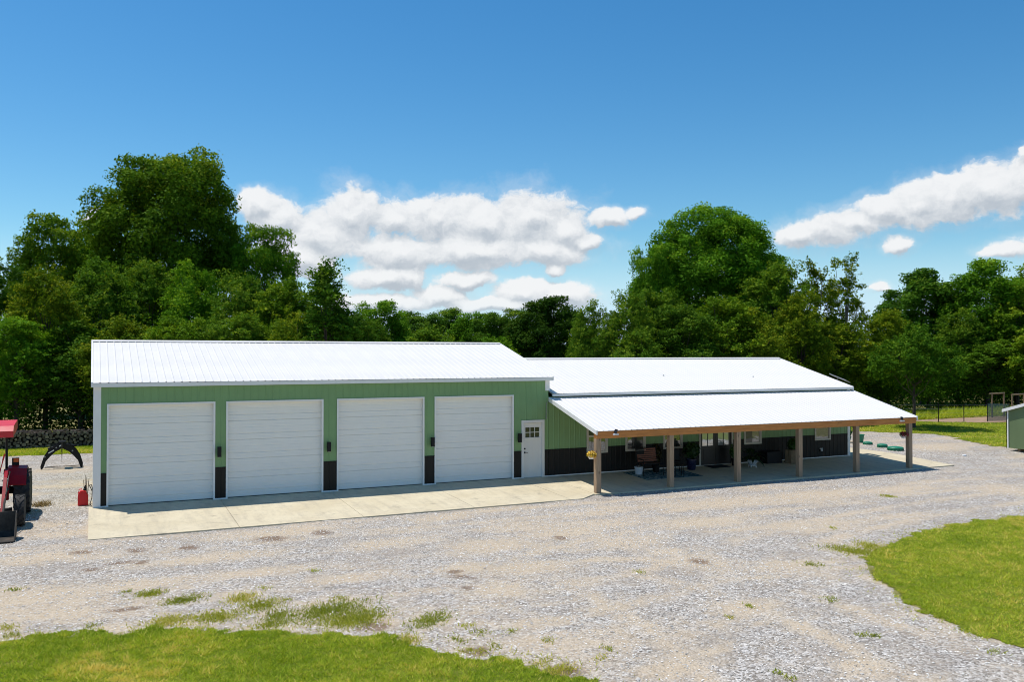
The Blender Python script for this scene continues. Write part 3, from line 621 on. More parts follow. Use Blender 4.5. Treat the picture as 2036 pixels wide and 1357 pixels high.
# front lining behind the cladding (closes the wall round the openings)
def lining(x0, x1, zt, par):
    mb = MB(); ed = sorted([o for o in opens if o[0] < x1 and o[1] > x0]); x = x0
    for a, b, c, d in ed:
        mb.box(x, a, .004, .02, -.04, zt)
        if c > .05: mb.box(a, b, .004, .02, -.04, c)
        mb.box(a, b, .004, .02, d, zt); x = b
    mb.box(x, x1, .004, .02, -.04, zt); mb.build('wall_lining', 'dark', par)
lining(.04, LG - .03, 3.6, GW); lining(LG + .03, LH - .02, 2.97, HW)

# overhead doors ---------------------------------------------------
for i, (a, b) in enumerate(DX):
    fr = MB(); t = .055
    fr.box(a, a + t, -.035, .0, -.02, DH).box(b - t, b, -.035, .0, -.02, DH).box(a + t, b - t, -.035, .0, DH - t, DH)
    fr.box(a, a + .02, .0, .16, -.02, DH).box(b - .02, b, .0, .16, -.02, DH).box(a + .02, b - .02, .0, .16, DH - .02, DH)
    gd = fr.build('garage_door', 'trim', BD, label=['garage door nearest the left corner', 'second garage door from the left corner', 'third garage door from the left corner', 'garage door nearest the white entry door'][i])
    x0, x1 = a + .025, b - .025; hs_ = (DH - .04) / 5
    prof = []
    for k in range(5):
        z0 = .012 + k * hs_; y0 = .12
        prof = [(y0 + .022, z0), (y0, z0 + .014)]
        for zz, dp, wd in ((.10, .005, .012), (.195, .022, .018), (.30, .005, .012), (.405, .008, .012), (.50, .005, .012)):
            prof += [(y0, z0 + zz - wd), (y0 + dp, z0 + zz - wd * .3), (y0 + dp, z0 + zz + wd * .3), (y0, z0 + zz + wd)]
        prof += [(y0, z0 + hs_ - .014), (y0 + .022, z0 + hs_ - .001), (y0 + .045, z0 + hs_ - .001), (y0 + .045, z0)]
        mb = MB(); mb.prism(prof, lambda p, q: (q, p[0], p[1]), x0, x1); mb.build('door_section', 'door', gd)
    MB().box(x0, x1, .115, .16, -.008, .010).build('bottom_seal', 'dark', gd)

# entry door -------------------------------------------------------
a, b = ED; t = .095
e = MB().box(a, a + t, -.04, .03, -.02, 2.12).box(b - t, b, -.04, .03, -.02, 2.12).box(a + t, b - t, -.04, .03, 2.12 - t, 2.12).box(a + t, b - t, -.01, .03, -.02, .0).build('entry_door', 'doorw', BD, label='white craftsman entry door with six small panes')
x0, x1 = a + t, b - t; zt = 2.12 - t; wd = x1 - x0
lf = MB(); yF = .03
gx0, gx1, gz0, gz1 = x0 + .09, x1 - .09, 1.48, 1.85
lf.box(x0, gx0, yF, yF + .04, .008, zt - .01).box(gx1, x1, yF, yF + .04, .008, zt - .01).box(gx0, gx1, yF, yF + .04, gz1, zt - .01)
lf.box(gx0, gx1, yF + .006, yF + .04, .16, gz0 - .14).box(gx0, gx1, yF, yF + .04, .008, .16).box(gx0, gx1, yF, yF + .04, gz0 - .14, gz0)
lf.box(gx0 - .02, gx1 + .02, yF - .018, yF - .0, gz0 - .05, gz0 - .01)
for k in range(1, 4): xx = gx0 + (gx1 - gx0) * k / 4; lf.box(xx - .006, xx + .006, yF + .001, yF + .008, .16, gz0 - .14)
leaf = lf.build('door_leaf', 'doorw', e)
mt = MB(); pw = (gx1 - gx0) / 3; ph = (gz1 - gz0) / 2
for k in (1, 2): mt.box(gx0 + pw * k - .012, gx0 + pw * k + .012, yF, yF + .03, gz0, gz1)
for k in range(3):
    q0 = gx0 + pw * k + (.012 if k else 0); q1 = gx0 + pw * (k + 1) - (.012 if k < 2 else 0)
    mt.box(q0, q1, yF + .002, yF + .03, gz0 + ph - .012, gz0 + ph + .012)
mt.build('muntin', 'doorw', e)
for k in range(3):
    for j in range(2): MB().box(gx0 + pw * k + .012, gx0 + pw * (k + 1) - .012, yF + .012, yF + .018, gz0 + ph * j + .012, gz0 + ph * (j + 1) - .012).build('pane', 'glassdark', e)
hd = MB().lathe([(.03, 0), (.03, -.02), (.015, -.025)], (x0 + .06, yF, .93), 12, 'Y'); hd.tube([(x0 + .06, yF - .02, .93), (x0 + .06, yF - .055, .93), (x0 + .17, yF - .055, .925)], .009, 6); hd.build('handle', 'dark', e)
MB().lathe([(.03, 0), (.03, -.025), (.02, -.03)], (x0 + .06, yF, 1.07), 12, 'Y').build('deadbolt', 'dark', e)

# windows ----------------------------------------------------------
for i, (a, b) in enumerate(WIN):
    t = .075; zm = 1.42
    f = MB().box(a, a + t, -.04, .03, WZ0, WZ1).box(b - t, b, -.04, .03, WZ0, WZ1).box(a + t, b - t, -.04, .03, WZ0, WZ0 + t).box(a + t, b - t, -.04, .03, WZ1 - t, WZ1).box(a + t, b - t, -.035, .03, zm - .035, zm + .035)
    f.box(a + t, a + t + .03, -.01, .028, WZ0 + t, zm - .035).box(b - t - .03, b - t, -.01, .028, WZ0 + t, zm - .035)
    wn = f.build('window', 'vinyl', BD)
    q0, q1 = a + t + .03, b - t - .03; qm = (q0 + q1) / 2
    lower = {1: ('glass', 'glassdark'), 3: ('glassdark', 'glass')}.get(i, ('glass', 'glass'))
    MB().box(q0, qm, .004, .010, WZ0 + t, zm - .035).build('pane', lower[0], wn)
    MB().box(qm, q1, .006, .012, WZ0 + t, zm - .035).build('pane', lower[1], wn)
    MB().box(a + t, b - t, .010, .016, zm + .035, WZ1 - t).build('pane', 'glassdark', wn)
# french doors -------------------------------------------------------
a, b = FR; c = (a + b) / 2
fd = MB().box(a, a + .06, -.05, .04, -.01, 2.12).box(b - .06, b, -.05, .04, -.01, 2.12).box(a + .06, b - .06, -.05, .04, 2.06, 2.12).box(a + .06, b - .06, -.03, .04, -.01, .02).build('french_door', 'vinyl', BD, label='pair of black french doors with pale panes')
for q0, q1 in ((a + .06, c - .004), (c + .004, b - .06)):
    lf = MB(); s_ = .12; z0, z1, zb = .02, 2.055, .80
    lf.box(q0, q0 + s_, .0, .045, z0, z1).box(q1 - s_, q1, .0, .045, z0, z1).box(q0 + s_, q1 - s_, .0, .045, z1 - .12, z1).box(q0 + s_, q1 - s_, .0, .045, z0, zb)
    qm = (q0 + q1) / 2; zq = 1.36
    lf.box(qm - .014, qm + .014, -.002, .04, zb, z1 - .12).box(q0 + s_, qm - .014, -.001, .04, zq - .016, zq + .016).box(qm + .014, q1 - s_, -.001, .04, zq - .016, zq + .016)
    lf.box(q0 + s_ + .05, q1 - s_ - .05, -.012, .0, z0 + .18, zb - .12)
    L_ = lf.build('door_leaf', 'blackdoor', fd)
    for (u0, u1) in ((q0 + s_, qm - .014), (qm + .014, q1 - s_)):
        for (v0, v1) in ((zb, zq - .016), (zq + .016, z1 - .12)): MB().box(u0, u1, .012, .02, v0, v1).build('pane', 'glassdoor', fd)
MB().tube([(c + .06, -.0, 1.0), (c + .06, -.05, 1.0), (c + .16, -.05, 1.0)], .01, 6).build('handle', 'dark', fd)

# porch posts and beam --------------------------------------------------
PX = [15.3 + 3.01 * i for i in range(6)]
for i, x in enumerate(PX):
    w_ = .19; z0 = gz(x, -3.5) - .12; z1 = 1.70; y0 = -3.46; c_ = .008
    mb = MB(); pr = [(x + c_, y0), (x + w_ - c_, y0), (x + w_, y0 + c_), (x + w_, y0 + w_ - c_), (x + w_ - c_, y0 + w_), (x + c_, y0 + w_), (x, y0 + w_ - c_), (x, y0 + c_)]
    mb.prism(pr, lambda p, q: (p[0], p[1], q), z0, z1); mb.build('porch_post', 'post', BD)
xb = [15.28, 21.4, 27.5, 30.72]
bmh = 1.935
for k, (a, b) in enumerate(zip(xb[:-1], xb[1:])):
    MB().box(a + .002, b - .002, -3.485, -3.44, 1.70, bmh).build('porch_beam', 'beam', BD)
MB().box(15.30, 30.7, -3.33, -3.285, 1.70, bmh).build('porch_beam', 'beam', BD, label='inner board of the porch beam')
for i, x in enumerate(PX): MB().box(x + .01, x + .18, -3.438, -3.332, 1.702, 1.90).build('beam_block', 'beam', BD)
nr = 25
rm = MB(); 
rm.add([(0, -3.28, 1.90), (.04, -3.28, 1.90), (.04, -.03, 2.86), (0, -.03, 2.86), (0, -3.28, 1.80), (.04, -3.28, 1.80), (.04, -.03, 2.74), (0, -.03, 2.74)], [(0, 1, 2, 3), (7, 6, 5, 4), (0, 4, 5, 1), (1, 5, 6, 2), (2, 6, 7, 3), (3, 7, 4, 0)])
rme = rm.mesh('rafter', 'beam')
for k in range(nr): link('rafter', rme, BD, (15.42 + k * (15.3 - .1) / (nr - 1), 0, 0))

# wall lights -------------------------------------------------------------
for i, x in enumerate((3.56, 7.02, 10.67, 14.06)):
    r_ = MB().box(x - .055, x + .055, -.19, -.075, 1.335, 1.655).build('wall_light', 'dark', BD)
    MB().box(x - .035, x + .035, -.075, -.018, 1.43, 1.56).build('bracket', 'dark', r_)
    MB().box(x - .04, x + .04, -.175, -.09, 1.328, 1.335).build('lens', 'white', r_)
for i, x in enumerate((20.28, 28.0)):
    MB().box(x - .04, x + .04, -.13, -.02, 1.42, 1.62).build('wall_light', 'dark', BD)
MB().tube([(15.26, -.03, 2.76), (15.21, -.035, 2.74), (15.2, -.035, 2.24)], .011, 6).tube([(15.26, -.03, 2.77), (15.42, -.03, 2.75)], .012, 6).tube([(15.2, -.035, 2.26), (15.2, -.035, 2.14)], .018, 6).build('conduit', 'grey', BD)
MB().box(28.9, 29.0, -.07, -.02, .28, .42).box(28.84, 28.9, -.06, -.02, .36, .42).build('outlet_box', 'grey', BD)
for i, x in enumerate((15.98, 29.78)):
    s_ = MB().box(x - .03, x + .03, -3.55, -3.487, 1.80, 1.86).bar((x - .1, -3.62, 1.83), (x + .03, -3.55, 1.83), .06, .05).bar((x + .1, -3.62, 1.83), (x + .0, -3.55, 1.83), .05, .05)
    rt = s_.build('security_light', 'white', BD)
    MB().bar((x - .02, -3.60, 1.88), (x + .09, -3.50, 1.99), .10, .012, up=(0, -.4, .9)).build('solar_panel', 'dark', rt)
# tilted panel on the far gable
MB().bar((31.0, 1.35, 3.60), (31.0, .35, 3.32), .34, .025, up=(.4, 0, 1)).bar((30.8, .9, 3.30), (30.98, .9, 3.46), .03, .03).build('gable_panel', 'grey', BD)

# garage side: hose and handles are separate things ------------------------
def plant_leaves(name, c, n, rad, size, m='plant', parent=None, up=.4, tint=(.2, .9), flat=1.0):
    d = NP.normal(0, 1, (n, 3)); d /= np.linalg.norm(d, axis=1)[:, None]; p = np.array(c) + d * (NP.uniform(.35, 1, n) ** .6)[:, None] * np.array(rad)
    return leafquads(name, p, d + np.array([0, 0, up]), np.full(n, size) * NP.uniform(.6, 1.3, n), NP.uniform(tint[0], tint[1], n), m, parent, flat)
def leafquads(name, p, nrm, size, tint, m, parent=None, aspect=.55, mesh_only=False):
    n = len(p); nrm = nrm + NP.normal(0, .45, (n, 3)); nrm /= np.linalg.norm(nrm, axis=1)[:, None]
    t = np.cross(nrm, NP.normal(0, 1, (n, 3))); t /= np.linalg.norm(t, axis=1)[:, None]; b = np.cross(nrm, t)
    s = size[:, None] * .5
    V = np.stack([p - t * s, p + b * s * aspect + nrm * s * .15, p + t * s, p - b * s * aspect + nrm * s * .15], 1).reshape(-1, 3)
    F = np.arange(4 * n).reshape(-1, 4)
    me = npmesh(name, V, F, m, {'v': ('FLOAT', np.repeat(np.clip(tint, 0, 1), 4))})
    return me if mesh_only else link(name, me, parent)

# ---------------------------------------------------------------- porch furniture
def padat(y): return padz(y)
t = thing('rug', (19.5, -.95, padat(-.95) + .004), 'teal patterned outdoor rug under the bench on the porch', 'rug')
sl_ = -.15 / 3.5
mb = MB(); x0, x1, y0, y1 = 18.4, 20.95, -1.95, -.25
mb.add([(x0, y0, padat(y0) + .004), (x1, y0, padat(y0) + .004), (x1, y1, padat(y1) + .004), (x0, y1, padat(y1) + .004), (x0, y0, padat(y0) + .012), (x1, y0, padat(y0) + .012), (x1, y1, padat(y1) + .012), (x0, y1, padat(y1) + .012)], [(0, 3, 2, 1), (4, 5, 6, 7), (0, 1, 5, 4), (1, 2, 6, 5), (2, 3, 7, 6), (3, 0, 4, 7)])
bpy.data.objects.remove(t); mb.build('rug', 'rug', label='teal patterned outdoor rug under the bench on the porch', cat='rug')
# bench with flag-like slats
bz = -.045
t = thing('bench', (19.12, -.9, bz), 'black metal bench with flag-like red slats against the porch wall', 'bench')
fr = MB()
for sx in (-.45, .45):
    fr.tube([(sx, -.42, 0), (sx, -.40, .42), (sx, -.02, .44)], .02, 6).tube([(sx, .05, 0), (sx, -.0, .42), (sx, .12, 1.02)], .02, 6).tube([(sx, -.42, .62), (sx, .05, .64)], .02, 6).tube([(sx, -.4, .42), (sx, -.42, .62)], .015, 6)
fr.tube([(-.45, .12, 1.02), (.45, .12, 1.02)], .02, 6).tube([(-.45, -.4, .42), (.45, -.4, .42)], .02, 6).tube([(-.45, 0, .42), (.45, 0, .42)], .02, 6)
fr.build('frame', 'dark', t)
for k in range(7):
    z = .50 + k * .073; y = .015 + (z - .42) * .2
    if k >= 4:
        MB().box(-.43, -.1, y - .035, y - .015, z, z + .052).build('slat', 'dark', t)
        MB().box(-.098, .43, y - .035, y - .015, z, z + .052).build('slat', 'copper' if k % 2 == 0 else 'copper', t)
    else: MB().box(-.43, .43, y - .035, y - .015, z, z + .052).build('slat', 'copper', t)
for k in range(5): MB().box(-.43, .43, -.38 + k * .075, -.325 + k * .075, .44, .46).build('slat', 'copper' if k in (1, 3) else 'dark', t)
def metal_chair(x, y, rz, label):
    t = thing('patio_chair', (x, y, padat(y) + .012), label, 'chair', None, rz)
    f = MB()
    for sx in (-.25, .25):
        f.tube([(sx, -.25, 0), (sx, -.24, .42), (sx, .2, .42), (sx, .28, .88)], .014, 6).tube([(sx, .24, 0), (sx, .2, .42)], .014, 6).tube([(sx, -.24, .42), (sx, -.24, .62), (sx, .24, .64)], .012, 6)
    f.tube([(-.25, .28, .88), (.25, .28, .88)], .014, 6).build('frame', 'dark', t)
    MB().box(-.24, .24, -.24, .2, .415, .435).build('seat', 'dark', t)
    MB().add([(-.23, .21, .46), (.23, .21, .46), (.23, .275, .86), (-.23, .275, .86), (-.23, .225, .46), (.23, .225, .46), (.23, .29, .86), (-.23, .29, .86)], [(0, 1, 2, 3), (7, 6, 5, 4), (0, 4, 5, 1), (1, 5, 6, 2), (2, 6, 7, 3), (3, 7, 4, 0)]).build('backrest', 'dark', t)
metal_chair(20.35, -.95, R(-25), 'black metal patio chair behind the second porch post, left of the blue pot')
t = thing('side_table', (19.95, -1.75, padat(-1.75) + .012), 'small low black metal table at the front edge of the rug', 'table')
f = MB()
for a in range(4): q = a * math.pi / 2 + .4; f.tube([(.2 * math.cos(q), .2 * math.sin(q), .42), (.24 * math.cos(q), .24 * math.sin(q), 0)], .012, 6)
f.build('leg_frame', 'dark', t); MB().lathe([(.24, .42), (.24, .435)], (0, 0, 0), 20).build('table_top', 'dark', t)
def potted(x, y, label, potmat, pr, ph, leaf, cat='potted plant', name='potted_plant', z=None):
    t = thing(name, (x, y, padat(y) if z is None else z), label, cat)
    MB().lathe([(pr * .72, 0), (pr * .8, .02), (pr, ph * .9), (pr * 1.08, ph * .9), (pr * 1.08, ph), (pr * .9, ph), (pr * .85, ph * .93)], (0, 0, 0), 20).build('pot', potmat, t, smooth=False)
    for n, c, rad, s, tint, col in leaf:
        o = plant_leaves('foliage', c, n, rad, s, 'plant', t, tint=tint); o.color = col + (1,)
    return t
G1 = (1, 1, 1)
t = potted(18.78, -.83, 'round white pot left of the bench on the porch', 'whitepot', .165, .30, [])
MB().lathe([(.13, .27), (.13, .282)], (0, 0, 0), 16).build('soil', 'soil', t)
t = potted(19.72, -.62, 'tall dark red leaved plant between the bench and second porch post', 'dark', .15, .28, [(900, (0, 0, .72), (.22, .22, .42), .07, (.1, .8), (1.9, .6, .7))])
MB().tube([(0, 0, .25), (.02, 0, .6), (0, .02, .95)], .014, 5).build('stem', 'bark', t)
t = potted(21.42, -.62, 'leafy plant in a dark blue glazed pot left of the french doors', 'bluepot', .2, .42, [(420, (0, 0, .78), (.36, .3, .34), .13, (.1, .7), G1)])
MB().tube([(0, 0, .35), (.05, .02, .8)], .013, 5).build('stem', 'bark', t)
t = potted(23.78, -.45, 'bushy green potted shrub right of the french doors', 'dark', .17, .30, [(1300, (0, 0, .60), (.24, .24, .36), .055, (.2, 1), (1.6, 2.0, 1.2))])
MB().tube([(0, 0, .2), (0, .0, .6)], .014, 5).build('stem', 'bark', t)
# big plant in white bowl on stand
t = thing('potted_plant', (24.2, -1.0, padat(-1.0)), 'large drooping plant in a white bowl on a low white stand', 'potted plant')
MB().lathe([(.09, .10), (.17, .16), (.22, .27), (.2, .29), (.16, .27)], (0, 0, 0), 20).build('pot', 'whitepot', t)
f = MB().lathe([(.17, .075), (.17, .10)], (0, 0, 0), 16)
for a in range(4): q = a * 1.57 + .5; f.tube([(.13 * math.cos(q), .13 * math.sin(q), .08), (.17 * math.cos(q), .17 * math.sin(q), 0)], .02, 6)
f.build('stand', 'white', t)
for k in range(26):
    a = k * 2.4; r_ = .28 + .28 * rnd.random(); zz = .35 + .55 * rnd.random(); dr = rnd.uniform(.0, .45)
    mb = MB(); c0 = Vector((0, 0, .28)); pk = Vector((r_ * .6 * math.cos(a), r_ * .6 * math.sin(a), zz)); en = Vector((r_ * 1.25 * math.cos(a), r_ * 1.25 * math.sin(a), zz - dr))
    sd = Vector((-math.sin(a), math.cos(a), 0)); pts = []; 
    for q in range(6): u = q / 5; pts.append((1 - u) ** 2 * c0 + 2 * u * (1 - u) * pk * 1.15 + u * u * en)
    ws = [.006, .01, .05, .07, .05, .004]
    vs = []
    for p, w_ in zip(pts, ws): vs += [p - sd * w_, p + Vector((0, 0, .008)), p + sd * w_]
    fs = []
    for q in range(5): fs += [(q * 3, q * 3 + 1, q * 3 + 4, q * 3 + 3), (q * 3 + 1, q * 3 + 2, q * 3 + 5, q * 3 + 4)]
    o = mb.add(vs, fs).build('leaf', 'plant', t)
# doormat, low black storage bench, log planter
mb = MB(); x0, x1, y0, y1 = 22.45, 23.35, -.68, -.10
mb.add([(x0, y0, padat(y0) + .002), (x1, y0, padat(y0) + .002), (x1, y1, padat(y1) + .002), (x0, y1, padat(y1) + .002), (x0, y0, padat(y0) + .018), (x1, y0, padat(y0) + .018), (x1, y1, padat(y1) + .018), (x0, y1, padat(y1) + .018)], [(0, 3, 2, 1), (4, 5, 6, 7), (0, 1, 5, 4), (1, 2, 6, 5), (2, 3, 7, 6), (3, 0, 4, 7)])
mb.build('doormat', 'mat', label='black doormat in front of the french doors', cat='doormat')
t = thing('storage_box', (25.75, -.38, padat(-.38)), 'low black storage box against the charcoal wainscot between two windows', 'storage box')
MB().box(-.4, .4, -.22, .22, 0.0, .44).build('body', 'dark', t); MB().box(-.42, .42, -.24, .24, .442, .49).build('lid', 'dark', t)
t = thing('log_planter', (26.55, -.75, padat(-.75)), 'upright hollow log planter with a bushy green plant by the fourth post', 'planter')
mb = MB(); n = 18; vs = []; fs = []
for z in (0, .15, .35, .55):
    for j in range(n): a = 2 * math.pi * j / n; r_ = .26 + .03 * math.sin(3 * a + 1) + .02 * math.sin(7 * a + z * 3) + .02 * (z == 0); vs.append((r_ * math.cos(a), r_ * math.sin(a), z + (.03 * math.sin(5 * a) if z == .55 else 0)))
for i in range(3):
    for j in range(n): k = (j + 1) % n; fs.append((i * n + j, i * n + k, (i + 1) * n + k, (i + 1) * n + j))
fs.append(tuple(3 * n + j for j in range(n))); mb.add(vs, fs).build('log', 'fencewood', t)
o = plant_leaves('foliage', (.1, 0, .78), 1000, (.28, .25, .28), .07, 'plant', t, tint=(.1, .8)); o.color = (1.3, 1.4, 1, 1)
# hanging baskets
def hanging(x, y, z, petal, label, nf, green):
    t = thing('hanging_basket', (x, y, z), label, 'hanging basket')
    MB().lathe([(.07, 0), (.11, .06), (.13, .12), (.12, .125)], (0, 0, 0), 14).build('pot', 'white', t)
    h = MB()
    for a in range(3): q = a * 2.09; h.tube([(.12 * math.cos(q), .12 * math.sin(q), .12), (0, 0, 1.69 - z - .25)], .003, 4)
    h.tube([(0, 0, 1.69 - z - .26), (0, -.02, 1.70 - z)], .004, 4); h.build('hanger', 'dark', t)
    if green: o = plant_leaves('foliage', (0, 0, .15), green, (.17, .17, .10), .06, 'plant', t, tint=(.3, 1)); o.color = (1.5, 1.7, 1, 1)
    plant_leaves('flowers', (0, -.02, .15), nf, (.18, .18, .13), .05, petal, t)
hanging(15.13, -3.40, 1.02, 'petal_y', 'hanging basket of yellow flowers beside the first porch post', 420, 60)
hanging(30.13, -3.36, 1.10, 'petal_r', 'hanging basket of dark red flowers beside the last porch post', 300, 80)

# ---------------------------------------------------------------- left: fuel can, sticks, hose
zc = gz(-.28, .95)
t = thing('fuel_can', (-.27, .85, zc), 'red plastic fuel can with black spout at the left corner of the garage', 'fuel can')
mb = MB(); 
mb.prism([(-.14, 0), (.13, 0), (.14, .03), (.14, .30), (.08, .42), (.02, .46), (-.06, .46), (-.13, .38), (-.145, .28), (-.145, .03)], lambda p, q: (p[0], q, p[1]), -.085, .085)
b_ = mb.build('body', 'redcan', t); bv = b_.modifiers.new('bevel', 'BEVEL'); bv.width = .02; bv.segments = 3; bv.limit_method = 'NONE'
MB().tube([(-.13, 0, .38), (-.11, 0, .49), (-.03, 0, .50)], .016, 8).build('handle', 'redcan', t)
MB().lathe([(.05, .455), (.05, .50), (.04, .51)], (.05, 0, 0), 14).tube([(.05, 0, .50), (.055, 0, .56), (.06, .02, .60)], [.035, .028, .02], 10).build('spout', 'dark', t)
t = thing('stick_bundle', (-.2, 1.15, gz(-.2, 1.15)), 'pale wooden sticks leaning behind the red fuel can', 'sticks')
for (a, b, c_, m_) in ((.0, .05, .86, 'fencewood'), (.03, .0, .80, 'fencewood'), (-.06, .1, .72, 'fencewood'), (.09, .0, .78, 'bark')): MB().tube([(a * .3, 0, 0), (a + .0, b, c_)], [.014, .010], 6).build('stick', m_, t)
t = MB().tube([(-.02, .5, .42), (-.10, .42, .62), (-.04, .3, .64), (.0 - .02, .25, .55), (-.03, .25, .25), (-.08, .28, .08), (-.04, .35, .0)], .012, 6).build('hose', 'dark', None, label='black hose hanging at the left corner of the garage', cat='hose')

# ---------------------------------------------------------------- tractor
def tyre(mb_name, x, y, r_, w_, parent, lugs, rim='white', hub=.5):
    z = 0; c = (x, y, r_)
    t_ = MB().lathe([(r_ * .62, -w_ / 2 * .92), (r_ * .86, -w_ / 2), (r_ * .95, -w_ / 2 * .9), (r_ * .955, 0), (r_ * .95, w_ / 2 * .9), (r_ * .86, w_ / 2), (r_ * .62, w_ / 2 * .92)], c, 32, 'X')
    for k in range(lugs):
        a = 2 * math.pi * k / lugs
        for sd in (-1, 1):
            aa = a + (math.pi / lugs if sd > 0 else 0); da = 1.6 * math.pi / lugs
            def P_(ang, xx, rr): return Vector((x + xx, y + rr * math.cos(ang), r_ + rr * math.sin(ang)))
            th = .3 * math.pi / lugs
            vs = []
            for (xx, an) in ((sd * w_ * .02, aa + da), (sd * w_ * .5, aa)):
                for rr in (r_ * .93, r_): vs += [P_(an - th, xx, rr), P_(an + th, xx, rr)]
            t_.add(vs, [(0, 1, 5, 4), (2, 6, 7, 3), (0, 4, 6, 2), (1, 3, 7, 5), (4, 5, 7, 6), (0, 2, 3, 1)])
    wl = t_.build('wheel', 'rubber', parent)
    MB().lathe([(r_ * .60, -w_ * .36), (r_ * .56, -w_ * .1), (r_ * .2, -w_ * .05), (r_ * .2, w_ * .05), (r_ * .56, w_ * .1), (r_ * .60, w_ * .36)], c, 24, 'X').build('rim', rim, wl)
    return wl
TX, TY = -2.70, .35
TR = thing('tractor', (TX, TY, gz(-2.7, 0) - .0), 'red compact tractor with canopy and front loader at the left edge', 'tractor')
zf = gz(-2.7, -1.6) - gz(-2.7, 0)
for sx in (-1, 1): tyre('w', sx * .86, 0, .64, .42, TR, 18, 'red')
for sx in (-1, 1):
    wl = tyre('w', sx * .90, -1.75, .43, .25, TR, 13, 'red'); wl.location = (0, 0, zf)
hd = MB(); hd.prism([(-.35, .62), (-2.35, .55), (-2.42, .75), (-2.30, 1.02), (-1.2, 1.16), (-.35, 1.2)], lambda p, q: (q, p[0], p[1]), -.29, .29)
h_ = hd.build('hood', 'red', TR); bv = h_.modifiers.new('bevel', 'BEVEL'); bv.width = .06; bv.segments = 3
MB().box(-.22, .22, -2.44, -2.40, .62, .95).build('grille', 'dark', TR)
for sx in (-.17, .17): MB().lathe([(.06, 0), (.06, -.02)], (sx, -2.42, .88), 12, 'Y').build('headlight', 'white', TR)
MB().box(-.2, .2, -2.3, .4, .38, .62).box(-.72, .72, -1.82, -1.68, .30, .42).box(-.7, .7, -.1, .1, .58, .78).build('chassis', 'steel', TR)
for sx in (-1, 1):
    f = MB(); pr = [(-.62, .92), (-.5, 1.15), (-.25, 1.33), (.1, 1.38), (.5, 1.25), (.72, .98)]
    x0_, x1_ = (.50, .98) if sx > 0 else (-.98, -.50)
    for (a, b) in zip(pr[:-1], pr[1:]):
        f.add([(x0_, a[0], a[1]), (x1_, a[0], a[1] - .02), (x1_, b[0], b[1] - .02), (x0_, b[0], b[1]), (x0_, a[0], a[1] - .035), (x1_, a[0], a[1] - .05), (x1_, b[0], b[1] - .05), (x0_, b[0], b[1] - .035)], [(0, 1, 2, 3), (7, 6, 5, 4), (0, 4, 5, 1), (1, 5, 6, 2), (2, 6, 7, 3), (3, 7, 4, 0)])
    q = x0_ if sx > 0 else x1_
    f.prism([(-.62, .90), (-.5, 1.13), (-.25, 1.31), (.1, 1.36), (.5, 1.23), (.72, .96), (.5, .6), (-.4, .6)], lambda p, u: (u, p[0], p[1]), q - .015, q + .015)
    f.build('fender', 'red', TR)
    MB().tube([(sx * .42, .35, .7), (sx * .42, .32, 1.5), (sx * .42, .28, 2.28)], .035, 8).build('canopy_post', 'dark', TR)
    # loader arms
    la = MB(); la.bar((sx * .50, -.75, 1.28), (sx * .56, -1.9, 1.18), .08, .15).bar((sx * .56, -1.85, 1.22), (sx * .56, -3.0, .30 + zf), .08, .15).build('loader_arm', 'red', TR)
    MB().bar((sx * .50, -.72, .5), (sx * .50, -.78, 1.36), .12, .16).build('loader_tower', 'red', TR)
    MB().tube([(sx * .56, -1.0, .85), (sx * .56, -2.2, .85)], .03, 8).tube([(sx * .60, -2.1, .95), (sx * .60, -3.02, .55 + zf)], .028, 8).build('hydraulic_cylinder', 'steel', TR)
    MB().tube([(sx * .46, -.8, 1.3), (sx * .62, -1.2, 1.34), (sx * .64, -1.9, 1.30), (sx * .62, -2.5, .9)], .014, 6).tube([(sx * .44, -.8, 1.26), (sx * .50, -1.3, 1.22), (sx * .62, -2.0, 1.05)], .014, 6).build('hydraulic_hose', 'dark', TR)
    MB().lathe([(.035, -.07), (.035, .07)], (sx * .56, -1.88, 1.2), 10, 'X').lathe([(.035, -.07), (.035, .07)], (sx * .56, -2.98, .33 + zf), 10, 'X').build('pivot_pin', 'grey', TR)
    MB().tube([(sx * .42, .30, 1.25), (sx * .55, .25, 1.22), (sx * .62, .2, 1.32)], .016, 6).box(sx * .66 - .09, sx * .66 + .09, .12, .2, 1.30, 1.58).build('marker_light', 'dark', TR)
    MB().box(sx * .66 - .05, sx * .66 + .08, .108, .118, 1.46, 1.56).build('lens', 'orange', TR)
cn = MB(); cn.prism([(-.55, 2.40), (-.52, 2.34), (-.55, 2.24), (-.60, 2.24), (-.62, 2.42), (-.45, 2.56), (.9, 2.64), (1.0, 2.55), (.98, 2.45), (.9, 2.50)], lambda p, u: (u, p[0], p[1]), -.62, .62)
cn.prism([(-.60, 2.24), (-.62, 2.42), (-.45, 2.56), (.9, 2.64), (1.0, 2.40)], lambda p, u: (u, p[0], p[1]), .62, .65).prism([(-.60, 2.24), (-.62, 2.42), (-.45, 2.56), (.9, 2.64), (1.0, 2.40)], lambda p, u: (u, p[0], p[1]), -.65, -.62)
cn.build('canopy', 'canopy', TR)
st_ = MB().box(-.24, .24, .1, .5, .95, 1.05).box(-.24, .24, .45, .55, 1.05, 1.45); st_.build('seat', 'dark', TR)
MB().lathe([(.19, 0), (.19, .03), (.16, .03)], (0, -.3, 1.35), 16).tube([(0, -.3, 1.36), (0, -.45, 1.1)], .03, 6).build('steering_wheel', 'dark', TR)
MB().tube([(.28, -.5, 1.1), (.42, -.35, 1.75), (.36, -.1, 1.55)], .022, 6).build('hose', 'redcan', TR)
